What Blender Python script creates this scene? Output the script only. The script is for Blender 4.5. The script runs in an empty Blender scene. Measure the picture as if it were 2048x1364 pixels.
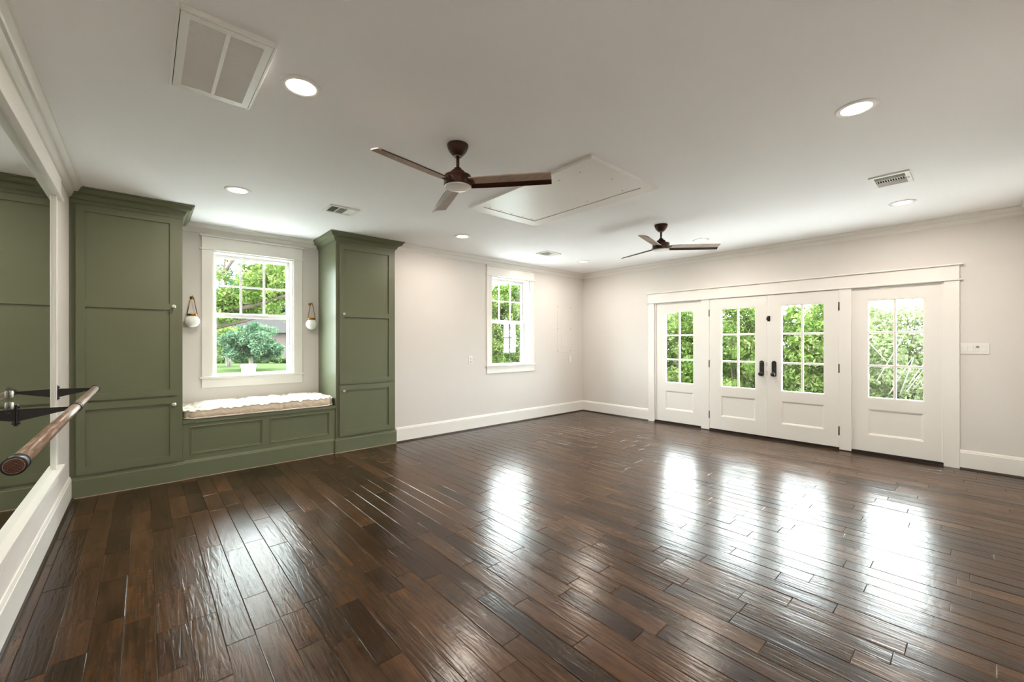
import bpy, math, random
import numpy as np
from mathutils import Matrix, Vector

random.seed(7)
rng = np.random.default_rng(11)
sc = bpy.context.scene
col = sc.collection

# ------------------------------------------------------------------ camera
F_PX, YAW, CY, ROLL, EYE = 828.51, math.radians(41.6568), 684.5545, -0.0011, 1.376
cam_d = bpy.data.cameras.new('camera')
cam_d.sensor_width = 36.0
cam_d.lens = F_PX / 2048 * 36.0
cam_d.shift_y = (CY - 682.0) / 2048
cam_d.clip_start = 0.02
cam_d.clip_end = 300
cam = bpy.data.objects.new('camera', cam_d)
col.objects.link(cam)
cam.matrix_world = (Matrix.Translation((0, 0, EYE)) @ Matrix.Rotation(-YAW, 4, 'Z')
                    @ Matrix.Rotation(math.pi / 2, 4, 'X') @ Matrix.Rotation(ROLL, 4, 'Z'))
sc.camera = cam

# ------------------------------------------------------------------ overcast sky, exposure
SKY, CAN_W = 15.0, 9.2
world = bpy.data.worlds.new('world')
sc.world = world
world.use_nodes = True
bg = world.node_tree.nodes['Background']
bg.inputs[0].default_value = (0.90, 0.96, 1.0, 1)
bg.inputs[1].default_value = SKY
vs = sc.view_settings
vs.view_transform = 'Standard'
vs.look = 'None'
vs.exposure = 1.12
vs.gamma = 1.0
vs.use_curve_mapping = False
sc.cycles.max_bounces = 12
sc.cycles.diffuse_bounces = 6
sc.cycles.glossy_bounces = 5
sc.cycles.transparent_max_bounces = 24
sc.cycles.sample_clamp_indirect = 22.0
sc.cycles.caustics_reflective = True
sc.cycles.blur_glossy = 1.0
sc.cycles.caustics_refractive = False
sc.cycles.use_light_tree = False


# ------------------------------------------------------------------ materials
def srgb(r, g, b):
    f = lambda c: (c / 255 / 12.92) if c / 255 <= 0.04045 else ((c / 255 + 0.055) / 1.055) ** 2.4
    return (f(r), f(g), f(b), 1)


def new_mat(name):
    m = bpy.data.materials.new(name)
    m.use_nodes = True
    nt = m.node_tree
    return m, nt, nt.nodes['Principled BSDF'], nt.nodes, nt.links


def paint(name, colr, rough=0.5, spec=0.5, bump=0.0, scale=300, var=0.03, coat=0.0):
    m, nt, p, N, L = new_mat(name)
    tc = N.new('ShaderNodeTexCoord')
    nz = N.new('ShaderNodeTexNoise')
    nz.inputs['Scale'].default_value = 2.5
    nz.inputs['Detail'].default_value = 4
    L.new(tc.outputs['Object'], nz.inputs['Vector'])
    mx = N.new('ShaderNodeMix')
    mx.data_type = 'RGBA'
    c = Vector(colr[:3])
    mx.inputs[6].default_value = (*(c * (1 - var)), 1)
    mx.inputs[7].default_value = (*(c * (1 + var)), 1)
    L.new(nz.outputs['Fac'], mx.inputs[0])
    L.new(mx.outputs[2], p.inputs['Base Color'])
    p.inputs['Roughness'].default_value = rough
    p.inputs['Specular IOR Level'].default_value = spec
    p.inputs['Coat Weight'].default_value = coat
    p.inputs['Coat Roughness'].default_value = 0.15
    if bump:
        n2 = N.new('ShaderNodeTexNoise')
        n2.inputs['Scale'].default_value = scale
        n2.inputs['Detail'].default_value = 3
        L.new(tc.outputs['Object'], n2.inputs['Vector'])
        b = N.new('ShaderNodeBump')
        b.inputs['Strength'].default_value = bump
        b.inputs['Distance'].default_value = 0.002
        L.new(n2.outputs['Fac'], b.inputs['Height'])
        L.new(b.outputs['Normal'], p.inputs['Normal'])
    return m


def metal(name, colr, rough=0.3, metallic=1.0):
    m, nt, p, N, L = new_mat(name)
    p.inputs['Base Color'].default_value = colr
    p.inputs['Metallic'].default_value = metallic
    nz = N.new('ShaderNodeTexNoise')
    nz.inputs['Scale'].default_value = 40
    mr = N.new('ShaderNodeMapRange')
    mr.inputs['To Min'].default_value = rough * 0.85
    mr.inputs['To Max'].default_value = rough * 1.15
    L.new(nz.outputs['Fac'], mr.inputs['Value'])
    L.new(mr.outputs['Result'], p.inputs['Roughness'])
    return m


def glow(name, colr, strength):
    m, nt, p, N, L = new_mat(name)
    p.inputs['Base Color'].default_value = (0.9, 0.9, 0.88, 1)
    p.inputs['Emission Color'].default_value = colr
    p.inputs['Emission Strength'].default_value = strength
    return m


def pane_glass(name, tint=(0.97, 1, 0.985, 1), refl=0.07):
    m = bpy.data.materials.new(name)
    m.use_nodes = True
    N, L = m.node_tree.nodes, m.node_tree.links
    N.clear()
    out = N.new('ShaderNodeOutputMaterial')
    tr = N.new('ShaderNodeBsdfTransparent')
    tr.inputs[0].default_value = tint
    gl = N.new('ShaderNodeBsdfGlossy')
    gl.inputs['Roughness'].default_value = 0.0
    # Schlick reflectance of one glass face, the same from either side of the pane
    geo = N.new('ShaderNodeNewGeometry')
    dot = N.new('ShaderNodeVectorMath')
    dot.operation = 'DOT_PRODUCT'
    L.new(geo.outputs['Normal'], dot.inputs[0])
    L.new(geo.outputs['Incoming'], dot.inputs[1])
    prev = dot.outputs['Value']
    for op, val in (('ABSOLUTE', None), ('SUBTRACT', 1.0), ('POWER', 5.0), ('MULTIPLY', 0.96), ('ADD', 0.04)):
        n_ = N.new('ShaderNodeMath')
        n_.operation = op
        if op == 'SUBTRACT':
            n_.inputs[0].default_value = val
            L.new(prev, n_.inputs[1])
        else:
            L.new(prev, n_.inputs[0])
            if val is not None:
                n_.inputs[1].default_value = val
        prev = n_.outputs[0]
    lw = n_
    mx = N.new('ShaderNodeMixShader')
    L.new(lw.outputs[0], mx.inputs[0])
    L.new(tr.outputs[0], mx.inputs[1])
    L.new(gl.outputs[0], mx.inputs[2])
    L.new(mx.outputs[0], out.inputs[0])
    return m


def wood(name, ramp, gscale, rough, bump, grain_axis='Y', attr=True, coat=0.0, wav=1.0):
    """procedural wood; grain runs along grain_axis in world space"""
    m, nt, p, N, L = new_mat(name)
    geo = N.new('ShaderNodeNewGeometry')
    at = N.new('ShaderNodeAttribute')
    at.attribute_name = 'tone'
    off = N.new('ShaderNodeVectorMath')
    off.operation = 'MULTIPLY_ADD'
    comb = N.new('ShaderNodeCombineXYZ')
    for i in range(3):
        L.new(at.outputs['Fac'], comb.inputs[i])
    L.new(comb.outputs[0], off.inputs[0])
    off.inputs[1].default_value = (31.7, 53.3, 17.1)
    L.new(geo.outputs['Position'], off.inputs[2])

    def mapped(sx, sl):
        mp = N.new('ShaderNodeMapping')
        s = [sx, sx, sx]
        s['XYZ'.index(grain_axis)] = sl
        mp.inputs['Scale'].default_value = s
        L.new(off.outputs[0], mp.inputs['Vector'])
        return mp

    def noise(mp, scale, det=4, dist=0.0):
        n = N.new('ShaderNodeTexNoise')
        n.inputs['Scale'].default_value = scale
        n.inputs['Detail'].default_value = det
        n.inputs['Distortion'].default_value = dist
        L.new(mp.outputs[0], n.inputs['Vector'])
        return n
    grain = noise(mapped(1, 0.06), gscale, 5, 0.6)
    blot = noise(mapped(1, 0.30), 8, 2, 0.25)
    fig = noise(mapped(1, 0.7), 22, 2, 0.6)

    def math_(op, a, b):
        n = N.new('ShaderNodeMath')
        n.operation = op
        for i, v in enumerate((a, b)):
            if isinstance(v, (int, float)):
                n.inputs[i].default_value = v
            else:
                L.new(v, n.inputs[i])
        return n.outputs[0]
    v = math_('MULTIPLY', grain.outputs['Fac'], 0.50)
    v = math_('ADD', v, math_('MULTIPLY', blot.outputs['Fac'], 0.42))
    v = math_('ADD', v, math_('MULTIPLY', fig.outputs['Fac'], 0.15))
    v = math_('SUBTRACT', v, 0.035)
    cr = N.new('ShaderNodeValToRGB')
    els = cr.color_ramp.elements
    els[0].position, els[0].color = ramp[0]
    els[1].position, els[1].color = ramp[-1]
    for pos, c in ramp[1:-1]:
        e = els.new(pos)
        e.color = c
    L.new(v, cr.inputs['Fac'])
    tm = N.new('ShaderNodeMapRange')
    tm.inputs['To Min'].default_value = 0.55
    tm.inputs['To Max'].default_value = 1.65
    L.new(at.outputs['Fac'], tm.inputs['Value'])
    ml = N.new('ShaderNodeVectorMath')
    ml.operation = 'SCALE'
    L.new(cr.outputs['Color'], ml.inputs[0])
    L.new(tm.outputs['Result'], ml.inputs['Scale'])
    L.new(ml.outputs['Vector'], p.inputs['Base Color'])
    rr = N.new('ShaderNodeMapRange')
    rr.inputs['To Min'].default_value = rough * 0.8
    rr.inputs['To Max'].default_value = rough * 1.25
    L.new(blot.outputs['Fac'], rr.inputs['Value'])
    L.new(rr.outputs['Result'], p.inputs['Roughness'])
    p.inputs['Coat Weight'].default_value = coat
    p.inputs['Coat Roughness'].default_value = 0.12
    p.inputs['Specular IOR Level'].default_value = 0.31
    if bump:
        scr = noise(mapped(1, 0.10), 34, 2, 1.2)     # scraped ridges along the board
        chat = noise(mapped(0.5, 1.6), 26, 2, 0.5)   # cross chatter
        hgt = math_('ADD', math_('MULTIPLY', scr.outputs['Fac'], 1.0 * wav),
                    math_('ADD', math_('MULTIPLY', chat.outputs['Fac'], 0.25 * wav),
                          math_('MULTIPLY', grain.outputs['Fac'], 0.15)))
        b = N.new('ShaderNodeBump')
        b.inputs['Strength'].default_value = bump
        b.inputs['Distance'].default_value = 0.004
        L.new(hgt, b.inputs['Height'])
        L.new(b.outputs['Normal'], p.inputs['Normal'])
    return m


def leaf_mat(name, dark, mid, light, transl=0.35):
    m = bpy.data.materials.new(name)
    m.use_nodes = True
    N, L = m.node_tree.nodes, m.node_tree.links
    N.clear()
    out = N.new('ShaderNodeOutputMaterial')
    at = N.new('ShaderNodeAttribute')
    at.attribute_name = 'tone'
    cr = N.new('ShaderNodeValToRGB')
    cr.color_ramp.elements[0].color = dark
    cr.color_ramp.elements[1].color = light
    e = cr.color_ramp.elements.new(0.5)
    e.color = mid
    L.new(at.outputs['Fac'], cr.inputs[0])
    d = N.new('ShaderNodeBsdfDiffuse')
    t = N.new('ShaderNodeBsdfTranslucent')
    L.new(cr.outputs[0], d.inputs[0])
    L.new(cr.outputs[0], t.inputs[0])
    mx = N.new('ShaderNodeMixShader')
    mx.inputs[0].default_value = transl
    L.new(d.outputs[0], mx.inputs[1])
    L.new(t.outputs[0], mx.inputs[2])
    L.new(mx.outputs[0], out.inputs[0])
    return m


M = {}
M['wall'] = paint('wall_paint', (0.69, 0.658, 0.628, 1), 0.55, 0.3, 0.06, 250, 0.012)
M['ceiling'] = paint('ceiling_paint', (0.90, 0.895, 0.905, 1), 0.7, 0.25, 0.08, 180, 0.012)
M['trim'] = paint('trim_white', (0.80, 0.78, 0.745, 1), 0.32, 0.5, 0.03, 90, 0.01)
M['door'] = paint('door_white', (0.79, 0.77, 0.735, 1), 0.35, 0.5, 0.03, 90, 0.01)
M['vinyl'] = paint('vinyl_white', (0.80, 0.80, 0.79, 1), 0.35, 0.5)
M['green'] = paint('sage_green_paint', (0.135, 0.150, 0.088, 1), 0.42, 0.45, 0.10, 220, 0.06)
M['black'] = paint('matte_black', (0.012, 0.012, 0.012, 1), 0.45, 0.5)
M['dark'] = paint('dark_void', (0.02, 0.02, 0.02, 1), 0.8, 0.2)
M['subfloor'] = paint('subfloor_dark', (0.012, 0.008, 0.006, 1), 0.8, 0.2)
M['shoe'] = paint('dark_shoe_moulding', (0.030, 0.016, 0.010, 1), 0.35, 0.5, 0.1, 60, 0.3)
M['glass'] = pane_glass('window_glass')
M['acrylic'] = pane_glass('clear_acrylic', (0.93, 0.95, 0.95, 1))
M['mirror'] = metal('mirror_silver', (0.86, 0.90, 0.87, 1), 0.0)
M['brass'] = metal('aged_brass', srgb(150, 112, 60), 0.3)
M['nickel'] = metal('knob_metal', srgb(190, 180, 160), 0.25)
M['steel'] = metal('brushed_steel', srgb(120, 120, 120), 0.35)
M['bronze'] = metal('bronze_brown', srgb(74, 40, 27), 0.38, 0.35)
M['opal'] = paint('opal_glass', (0.86, 0.86, 0.84, 1), 0.15, 0.5)
M['lensoff'] = paint('frosted_lens', (0.80, 0.78, 0.75, 1), 0.4, 0.4)
M['lens'] = glow('lit_lens', (1.0, 0.93, 0.82, 1), 6.0)
M['canring'] = paint('can_trim_white', (0.82, 0.81, 0.78, 1), 0.35, 0.5)
M['plate'] = paint('switch_plate_white', (0.78, 0.77, 0.73, 1), 0.3, 0.5)
M['filter'] = paint('filter_grey', (0.30, 0.30, 0.30, 1), 0.9, 0.2)
M['greyplastic'] = paint('grey_dial', (0.25, 0.25, 0.26, 1), 0.4, 0.5)
M['screw'] = metal('screw_head', srgb(120, 115, 108), 0.5)
M['cream'] = paint('cream_cotton', (0.80, 0.765, 0.70, 1), 0.9, 0.15, 0.5, 60, 0.05)
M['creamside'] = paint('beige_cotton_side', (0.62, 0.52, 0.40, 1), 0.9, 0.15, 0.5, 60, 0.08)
M['caulk'] = paint('pale_caulk', (0.45, 0.33, 0.24, 1), 0.7, 0.3)
M['floor'] = wood('dark_scraped_hardwood',
                  [(0.20, (0.0080, 0.0034, 0.0013, 1)), (0.42, (0.0290, 0.0130, 0.0050, 1)),
                   (0.58, (0.0540, 0.0255, 0.0105, 1)), (0.85, (0.0880, 0.0440, 0.0195, 1))],
                  70, 0.215, 0.36, 'Y', True, 0.0)
M['blade'] = wood('fan_blade_wood',
                  [(0.1, srgb(104, 84, 72)), (0.5, srgb(160, 141, 128)), (0.9, srgb(190, 174, 162))],
                  90, 0.45, 0.1, 'Y', False)
M['motor'] = wood('fan_motor_bronze',
                  [(0.1, srgb(38, 18, 12)), (0.5, srgb(74, 40, 26)), (0.9, srgb(104, 62, 40))],
                  50, 0.32, 0.05, 'Y', False)
M['barwood'] = wood('grey_brown_ash',
                    [(0.25, srgb(70, 50, 38)), (0.48, srgb(128, 104, 86)), (0.62, srgb(168, 152, 138)), (0.8, srgb(205, 198, 190))],
                    150, 0.33, 0.15, 'Y', False, 0.0, 0.3)
mE, nt, p, N, L = new_mat('end_cap_hatched')
tc_ = N.new('ShaderNodeTexCoord')
mp_ = N.new('ShaderNodeMapping')
mp_.inputs['Rotation'].default_value = (math.pi / 2, 0.4, 0)
bk_ = N.new('ShaderNodeTexBrick')
bk_.inputs['Scale'].default_value = 60
bk_.inputs['Color1'].default_value = srgb(112, 66, 44)
bk_.inputs['Color2'].default_value = srgb(92, 52, 34)
bk_.inputs['Mortar'].default_value = srgb(40, 22, 15)
bk_.inputs['Mortar Size'].default_value = 0.06
bk_.inputs['Row Height'].default_value = 0.25
L.new(tc_.outputs['Object'], mp_.inputs[0])
L.new(mp_.outputs[0], bk_.inputs['Vector'])
L.new(bk_.outputs['Color'], p.inputs['Base Color'])
M['grilleend'] = mE
M['leafA'] = leaf_mat('leaf_bright', (0.0225, 0.0438, 0.0080, 1), (0.0675, 0.1050, 0.0225, 1), (0.1550, 0.1850, 0.0650, 1), 0.45)
M['leafB'] = leaf_mat('leaf_blue_green', (0.0155, 0.0363, 0.0187, 1), (0.0413, 0.0775, 0.0438, 1), (0.0950, 0.1400, 0.0825, 1))
M['leafC'] = leaf_mat('leaf_pale', (0.0500, 0.0725, 0.0238, 1), (0.1200, 0.1450, 0.0675, 1), (0.2250, 0.2400, 0.1500, 1), 0.45)
M['hedge'] = leaf_mat('leaf_hedge', (0.0190, 0.0425, 0.0128, 1), (0.0382, 0.0722, 0.0213, 1), (0.0722, 0.1063, 0.0382, 1))
M['bark'] = paint('bark', (0.0550, 0.0450, 0.0350, 1), 1.0, 0.0, 0.8, 30, 0.4)
M['barkpale'] = paint('bark_pale', (0.1375, 0.1250, 0.1100, 1), 1.0, 0.0, 0.6, 30, 0.3)
M['grass'] = paint('lawn', (0.0300, 0.0425, 0.0170, 1), 1.0, 0.0, 0.6, 40, 0.25)
M['concrete'] = paint('bounce_concrete', (0.62, 0.61, 0.59, 1), 1.0, 0.0, 0.3, 30, 0.06)  # for the paving added as a daylight reflector
M['roof'] = paint('shingle_roof', (0.0213, 0.0200, 0.0195, 1), 1.0, 0.0, 0.4, 20, 0.2)
M['darkwin'] = paint('far_window_dark', (0.0200, 0.0175, 0.0200, 1), 1.0, 0.0)
M['whitebox'] = paint('utility_white', (0.55, 0.55, 0.54, 1), 1.0, 0.0)
M['siding'] = paint('exterior_siding', (0.1750, 0.1650, 0.1550, 1), 1.0, 0.0)


def brick_mat():
    m, nt, p, N, L = new_mat('far_pale_brick')
    tc = N.new('ShaderNodeTexCoord')
    mp = N.new('ShaderNodeMapping')
    mp.inputs['Rotation'].default_value = (math.pi / 2, 0, 0)
    br = N.new('ShaderNodeTexBrick')
    br.inputs['Color1'].default_value = (0.0600, 0.0462, 0.0413, 1)
    br.inputs['Color2'].default_value = (0.0475, 0.0350, 0.0312, 1)
    br.inputs['Mortar'].default_value = (0.0675, 0.0625, 0.0587, 1)
    br.inputs['Scale'].default_value = 5.0
    L.new(tc.outputs['Object'], mp.inputs[0])
    L.new(mp.outputs[0], br.inputs['Vector'])
    L.new(br.outputs['Color'], p.inputs['Base Color'])
    p.inputs['Roughness'].default_value = 1.0
    p.inputs['Specular IOR Level'].default_value = 0.0
    return m


M['brick'] = brick_mat()

# ------------------------------------------------------------------ mesh helpers (all in world metres)
WORLD = {}          # object name -> world location


class MB:
    def __init__(s):
        s.v, s.f, s.sm = [], [], []

    def poly(s, pts, faces, smooth=False):
        o = len(s.v)
        s.v += [tuple(p) for p in pts]
        for f in faces:
            s.f.append([i + o for i in f])
            s.sm.append(smooth)
        return s

    def box(s, x0, x1, y0, y1, z0, z1):
        x0, x1 = min(x0, x1), max(x0, x1)
        y0, y1 = min(y0, y1), max(y0, y1)
        z0, z1 = min(z0, z1), max(z0, z1)
        return s.poly([(x0, y0, z0), (x1, y0, z0), (x1, y1, z0), (x0, y1, z0),
                       (x0, y0, z1), (x1, y0, z1), (x1, y1, z1), (x0, y1, z1)],
                      [(0, 3, 2, 1), (4, 5, 6, 7), (0, 1, 5, 4), (1, 2, 6, 5), (2, 3, 7, 6), (3, 0, 4, 7)])

    def loft(s, rings, closed=True, caps=True, smooth=False):
        n = len(rings[0])
        o = len(s.v)
        for r in rings:
            s.v += [tuple(p) for p in r]
        for k in range(len(rings) - 1):
            for i in range(n if closed else n - 1):
                j = (i + 1) % n
                s.f.append([o + k * n + i, o + k * n + j, o + (k + 1) * n + j, o + (k + 1) * n + i])
                s.sm.append(smooth)
        if caps:
            s.f.append([o + i for i in range(n)][::-1])
            s.sm.append(False)
            s.f.append([o + (len(rings) - 1) * n + i for i in range(n)])
            s.sm.append(False)
        return s

    def lathe(s, prof, c, seg=32, axis='Z', smooth=True, caps=True):
        """prof: list of (radius, height) ; axis through c"""
        rings = []
        for r, h in prof:
            ring = []
            for i in range(seg):
                a = 2 * math.pi * i / seg
                u, w = r * math.cos(a), r * math.sin(a)
                if axis == 'Z':
                    ring.append((c[0] + u, c[1] + w, c[2] + h))
                elif axis == 'X':
                    ring.append((c[0] + h, c[1] + u, c[2] + w))
                else:
                    ring.append((c[0] + w, c[1] + h, c[2] + u))
            rings.append(ring)
        return s.loft(rings, True, caps, smooth)

    def tube(s, pts, radii, seg=10, smooth=True):
        pts = [Vector(p) for p in pts]
        if isinstance(radii, (int, float)):
            radii = [radii] * len(pts)
        rings = []
        up = Vector((0.13, 0.21, 0.97))
        for i, p in enumerate(pts):
            d = (pts[min(i + 1, len(pts) - 1)] - pts[max(i - 1, 0)]).normalized()
            if abs(d.dot(up)) > 0.95:
                up = Vector((1, 0.1, 0))
            a = d.cross(up).normalized()
            b = d.cross(a).normalized()
            rings.append([p + (a * math.cos(2 * math.pi * k / seg) + b * math.sin(2 * math.pi * k / seg)) * radii[i]
                          for k in range(seg)])
        return s.loft(rings, True, True, smooth)

    def build(s, name, mat, parent=None, bevel=0.0, tone=None, kind=None, label=None, origin=None, segs=2):
        V = np.array(s.v, dtype=float)
        if origin is None:
            lo, hi = V.min(0), V.max(0)
            origin = ((lo[0] + hi[0]) / 2, (lo[1] + hi[1]) / 2, lo[2])
        me = bpy.data.meshes.new(name)
        me.from_pydata((V - np.array(origin)).tolist(), [], s.f)
        me.polygons.foreach_set('use_smooth', s.sm)
        me.materials.append(mat if not isinstance(mat, str) else M[mat])
        if tone is not None:
            a = me.attributes.new('tone', 'FLOAT', 'FACE')
            a.data.foreach_set('value', np.broadcast_to(np.asarray(tone, dtype=np.float32), (len(s.f),)).copy())
        me.update()
        return link(name, me, origin, parent, bevel, kind, label, segs)


def link(name, me, origin, parent=None, bevel=0.0, kind=None, label=None, segs=2):
    o = bpy.data.objects.new(name, me)
    col.objects.link(o)
    WORLD[o.name] = Vector(origin)
    if parent is not None:
        o.parent = parent
        o.location = Vector(origin) - WORLD[parent.name]
    else:
        o.location = origin
    if bevel:
        b = o.modifiers.new('bevel', 'BEVEL')
        b.width = bevel
        b.segments = segs
        b.limit_method = 'ANGLE'
        b.angle_limit = math.radians(40)
    if kind:
        o['kind'] = kind
    if label:
        o['label'] = label
    return o


def tag(o, label=None, cat=None, group=None, kind=None):
    if label:
        o['label'] = label
    if cat:
        o['category'] = cat
    if group:
        o['group'] = group
    if kind:
        o['kind'] = kind
    return o


def thing(name, loc, label=None, cat=None, group=None, kind=None):
    o = bpy.data.objects.new(name, None)
    o.empty_display_size = 0.1
    col.objects.link(o)
    o.location = loc
    WORLD[o.name] = Vector(loc)
    return tag(o, label, cat, group, kind)


def ray(px, py):
    X, Y = px - 1024, py - CY
    c, s_ = math.cos(ROLL), math.sin(ROLL)
    r, d = (c * X + s_ * Y) / F_PX, (-s_ * X + c * Y) / F_PX
    return Vector((math.sin(YAW) + r * math.cos(YAW), math.cos(YAW) - r * math.sin(YAW), -d))


def far(px, py, depth):
    """world point seen at a pixel of the photograph at a given depth in metres"""
    return Vector((0, 0, EYE)) + ray(px, py) * depth


# ------------------------------------------------------------------ room shell
H = 2.74
XL, XR = -0.487, 6.633           # mirror wall, door wall
YB, YF = 5.311, -0.377           # window wall, wall behind the camera
YNICHE = 5.975
T = 0.20                         # wall thickness
CAB_L, CAB_R = (XL + 0.001, 0.292), (1.782, 2.567)
W1, W2 = 1.040, 4.704            # window centres (X)
WH = 0.437                       # half clear opening
Z1 = (0.968, 2.462)              # opening heights of the niche window
Z2 = (0.985, 2.472)
DOOR_Y = (0.251, 3.729)          # clear opening between outer casings
DOOR_Z = 2.048

# --- walls
mb = MB()
mb.box(XL - T, XL, YF - T, YNICHE + T, -0.1, H)
tag(mb.build('wall_left', 'wall'), 'white painted wall carrying the big framed mirror', 'wall', kind='structure')

mb = MB()
mb.box(CAB_R[1] + 0.004, W2 - WH, YB, YB + T, -0.1, H)
mb.box(W2 + WH, XR, YB, YB + T, -0.1, H)
mb.box(W2 - WH, W2 + WH, YB, YB + T, -0.1, Z2[0])
mb.box(W2 - WH, W2 + WH, YB, YB + T, Z2[1], H)
# recess for the cabinets and the window seat
mb.box(XL, W1 - WH, YNICHE, YNICHE + T, -0.1, H)
mb.box(W1 + WH, CAB_R[1] + T, YNICHE, YNICHE + T, -0.1, H)
mb.box(W1 - WH, W1 + WH, YNICHE, YNICHE + T, -0.1, Z1[0])
mb.box(W1 - WH, W1 + WH, YNICHE, YNICHE + T, Z1[1], H)
mb.box(CAB_R[1] + 0.004, CAB_R[1] + T, YB + T, YNICHE, -0.1, H)
tag(mb.build('wall_back', 'wall'), 'long white wall with the two sash windows and a recessed window seat', 'wall', kind='structure')

mb = MB()
mb.box(XR, XR + T, YF - T, DOOR_Y[0] - 0.02, -0.1, H)
mb.box(XR, XR + T, DOOR_Y[1] + 0.02, YB + T, -0.1, H)
mb.box(XR, XR + T, DOOR_Y[0] - 0.02, DOOR_Y[1] + 0.02, DOOR_Z, H)
tag(mb.build('wall_right', 'wall'), 'white wall holding the row of four glazed doors', 'wall', kind='structure')

mb = MB()
mb.box(XL, XR, YF - T, YF, -0.1, H)
tag(mb.build('wall_front', 'wall'), 'plain white wall at the camera end of the room', 'wall', kind='structure')

mb = MB()
mb.box(XL - T - 0.08, XR + T + 0.08, YF - T - 0.08, YB + T + 0.06, H, H + 0.22)
mb.box(XL - T - 0.08, CAB_R[1] + T + 0.06, YB + T + 0.06, YNICHE + T + 0.06, H, H + 0.22)
tag(mb.build('ceiling', 'ceiling'), 'smooth white ceiling over the whole room', 'ceiling', kind='structure')

# --- floor with its boards
mb = MB()
mb.box(XL - T, XR + T, YF - T, YNICHE + T, -0.14, -0.0035)
floor = mb.build('floor', 'subfloor')
tag(floor, 'dark hand-scraped hardwood floor of staggered glossy planks', 'floor', kind='structure')

PW = 0.1165
rows = []
x = 0.046 - PW * 5
while x < XR:
    rows.append((max(x, XL), min(x + PW, XR)))
    x += PW
rows[0] = (XL, rows[0][1])
planks = []
for (xa, xb) in rows:
    if xb - xa < 0.01:
        continue
    y = YF - random.uniform(0, 0.8)
    yend = 5.42 if xa < 2.5 else YB
    while y < yend:
        ln = random.choice((random.uniform(0.28, 0.55), random.uniform(0.45, 0.95), random.uniform(0.8, 1.3)))
        a, b = max(y, YF), min(y + ln, yend)
        if b - a > 0.03:
            planks.append((xa, xb, a, b))
        y += ln


def plank_shape(m, p):
    xa, xb, ya, yb = p
    g, bw = 0.0005, 0.0024
    tx, ty = random.uniform(-0.0007, 0.0007), random.uniform(-0.0005, 0.0005)
    z = random.uniform(-0.0005, 0.0003)
    xa, xb, ya, yb = xa + g, xb - g, ya + g, yb - g
    zt = [z - tx, z + tx]
    lo = -0.0032
    top = [(xa + bw, ya + bw, zt[0] - ty), (xb - bw, ya + bw, zt[1] - ty),
           (xb - bw, yb - bw, zt[1] + ty), (xa + bw, yb - bw, zt[0] + ty)]
    mid = [(xa, ya, -0.0019), (xb, ya, -0.0019), (xb, yb, -0.0019), (xa, yb, -0.0019)]
    bot = [(xa, ya, lo), (xb, ya, lo), (xb, yb, lo), (xa, yb, lo)]
    n0 = len(m.f)
    m.loft([bot, mid, top], True, True)
    return len(m.f) - n0


def plank_size(p):
    """how large a board shows: seen angle of its area from the camera, zero when outside the view"""
    cx, cy = (p[0] + p[1]) / 2, (p[2] + p[3]) / 2
    d = cx * math.sin(YAW) + cy * math.cos(YAW)
    r = cx * math.cos(YAW) - cy * math.sin(YAW)
    if d < 1.45 or abs(r / d) > 1.35:
        return 0
    return (p[1] - p[0]) * (p[3] - p[2]) / d ** 3


planks.sort(key=plank_size, reverse=True)
for p in planks[:300]:
    m = MB()
    plank_shape(m, p)
    m.build('plank', 'floor', floor, tone=random.random())
m = MB()
tones = []
for p in planks[300:]:
    tones += [random.random()] * plank_shape(m, p)
m.build('distant_planks', 'floor', floor, tone=np.array(tones), kind='stuff')


# --- swept trim: profile (out, z) along a wall
def sweep(m, prof, axis, plane, inward, a, b, ma=0, mb_=0):
    """axis 'X': runs along X on plane Y; inward = -1/+1 direction into the room; ma/mb_ mitre factors"""
    ra, rb = [], []
    for u, z in prof:
        q = plane + inward * u
        pa, pb = a + ma * u, b - mb_ * u
        ra.append((pa, q, z) if axis == 'X' else (q, pa, z))
        rb.append((pb, q, z) if axis == 'X' else (q, pb, z))
    m.loft([ra, rb], True, True)
    return m


def crown_prof(h=0.09, p=0.09):
    pts = [(0, -h), (0.10 * p, -h), (0.10 * p, -0.93 * h), (0.2 * p, -0.90 * h), (0.2 * p, -0.84 * h)]
    for i in range(9):
        t = i / 8
        u = 0.24 + 0.62 * t
        zz = -0.80 + 0.60 * t + 0.10 * math.sin(2 * math.pi * t)
        pts.append((u * p, zz * h))
    pts += [(0.9 * p, -0.14 * h), (1.0 * p, -0.11 * h), (1.0 * p, 0), (0, 0)]
    return [(u, H + z) for u, z in pts]


BASE_PROF = [(0, 0.0), (0.016, 0.0), (0.016, 0.178), (0.012, 0.183), (0.012, 0.189), (0.007, 0.203), (0, 0.205)]
SHOE_PROF = [(0.016, 0.0), (0.031, 0.0), (0.030, 0.007), (0.026, 0.014), (0.016, 0.018)]

CP = crown_prof()
n_trim = [1]


def trim(m, label, bevel=0.0, mat='trim'):
    n_trim[0] += 1
    return tag(m.build('trim_%d' % n_trim[0], mat, None, bevel), label, 'trim', kind='structure')


m = sweep(MB(), CP, 'Y', XL, 1, YF, 5.29, 1, 1)
trim(m, 'white crown moulding above the big mirror')
m = sweep(MB(), CP, 'X', YB, -1, CAB_R[1] + 0.004, XR, 0, 1)
trim(m, 'white crown moulding above the far sash window')
m = sweep(MB(), CP, 'X', YNICHE, -1, CAB_L[1] + 0.002, CAB_R[0] - 0.002, 0, 0)
trim(m, 'white crown moulding in the window seat recess between green cabinets')
m = sweep(MB(), CP, 'Y', XR, -1, YF, YB, 1, 1)
trim(m, 'white crown moulding above the row of glazed doors')
m = sweep(MB(), CP, 'X', YF, 1, XL, XR, 1, 1)
trim(m, 'white crown moulding at the camera end of the room')


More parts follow.
